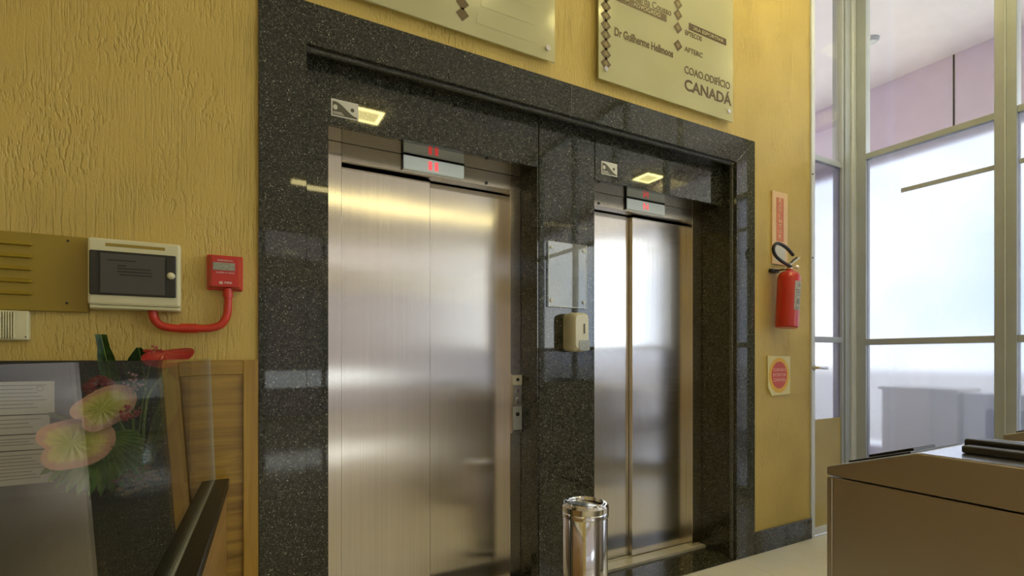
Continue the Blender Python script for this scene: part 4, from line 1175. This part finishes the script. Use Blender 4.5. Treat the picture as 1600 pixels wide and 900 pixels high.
# ------------------------------------------------------------------ street front behind the camera
sf = struct(empty('wall_front'), 'glazed street front of the lobby')
obj('spandrel', boxes([(-4.2, 6.65, -9.1, -9.0, 0.0, 0.06), (-4.2, 6.65, -9.1, -9.0, 2.75, 3.28), (-4.2, 6.65, -9.1, -9.0, 3.80, CEIL)]), 'pale_wall', sf)
for k in range(10):
    x = -4.2 + k * 1.178
    obj('mullion', B(x, x + 0.10, -9.08, -9.02, 0.06, 3.80), 'alu', sf)
    if k < 9:
        obj('film_pane', B(x + 0.101, x + 1.177, -9.055, -9.045, 1.0, 2.75), 'facade_frost', sf)
        obj('clear_pane', B(x + 0.101, x + 1.177, -9.055, -9.045, 3.28, 3.80), 'facade_tint', sf)
        obj('clear_pane', B(x + 0.101, x + 1.177, -9.055, -9.045, 0.66, 0.999), 'clear' if k in (4, 5) else 'facade_tint', sf)
        obj('film_pane', B(x + 0.101, x + 1.177, -9.055, -9.045, 0.06, 0.659), 'facade_frost', sf)
struct(obj('ground', B(-60, 60, -60, 60, -0.5, -0.14), 'ground'), 'street paving outside')

# ------------------------------------------------------------------ ceiling lamps
def lamp(x, y, label):
    t = tag(empty('ceiling_lamp', (x, y, CEIL)), label, 'lamp', 'square ceiling lamps')
    h = 0.18
    obj('housing', B(x - h, x + h, y - h, y + h, CEIL - 0.070, CEIL - 0.001), 'cream', t)
    obj('glowing_rim', boxes([(x - h, x + h, y - h, y - h + 0.045, CEIL - 0.082, CEIL - 0.0705), (x - h, x + h, y + h - 0.045, y + h, CEIL - 0.082, CEIL - 0.0705), (x - h, x - h + 0.045, y - h + 0.0452, y + h - 0.0452, CEIL - 0.082, CEIL - 0.0705), (x + h - 0.045, x + h, y - h + 0.0452, y + h - 0.0452, CEIL - 0.082, CEIL - 0.0705)]), 'lamp_ring', t)
    obj('diffuser', B(x - h + 0.0455, x + h - 0.0455, y - h + 0.0455, y + h - 0.0455, CEIL - 0.078, CEIL - 0.0705), 'lamp_mid', t)
    return t
lamp(1.505, -4.17, 'square ceiling lamp mirrored in the granite above the left lift')
lamp(6.20, -4.14, 'square ceiling lamp mirrored in the granite above the right lift')
lamp(-3.10, -4.17, 'square ceiling lamp over the left side of the lobby')
lamp(4.72, -1.20, 'added unseen ceiling lamp in the office, brightening the desk')  # added out of view to brighten the desk behind the frosted glass
lamp(3.05, -0.60, 'added unseen ceiling lamp brightening the fire extinguisher wall')  # added for grazing light on the right wall strip, not a known source
lamp(1.72, -1.60, 'added unseen ceiling lamp before the left lift')  # added out of view to light the upper wall and signs
lamp(2.70, -1.60, 'added unseen ceiling lamp before the right lift')  # second added lamp, lights the yellow wall from the right
def tube_lamp(x0, x1, y, label):
    t = tag(empty('tube_lamp', ((x0 + x1) / 2, y, CEIL)), label, 'lamp', 'long ceiling tube lamps')
    obj('housing', B(x0, x1, y - 0.10, y + 0.10, CEIL - 0.05, CEIL - 0.001), 'cream', t)
    obj('diffuser', B(x0 + 0.01, x1 - 0.01, y - 0.09, y + 0.09, CEIL - 0.085, CEIL - 0.0505, 0.01), 'tube', t)
tube_lamp(0.92, 2.20, -7.45, 'long ceiling tube lamp mirrored across the lift doors, near the left')
tube_lamp(2.55, 3.95, -7.45, 'long ceiling tube lamp near the glazed partition')
tube_lamp(4.40, 5.80, -7.45, 'long ceiling tube lamp in the office, beyond the partition')

sm = tag(empty('smoke_detector', (5.48, 0.55, CEIL)), 'small round smoke detector on the ceiling behind the partition', 'smoke detector')
obj('base_plate', lathe([(0, 0.0), (0.075, 0.0), (0.075, -0.012), (0, -0.012)], 32, Matrix.Translation((5.48, 0.55, CEIL - 0.0005))), 'alu', sm, True)
obj('sensor_cap', lathe([(0.06, 0.0), (0.055, -0.022), (0.03, -0.034), (0, -0.036)], 32, Matrix.Translation((5.48, 0.55, CEIL - 0.0130))), 'alu', sm, True)
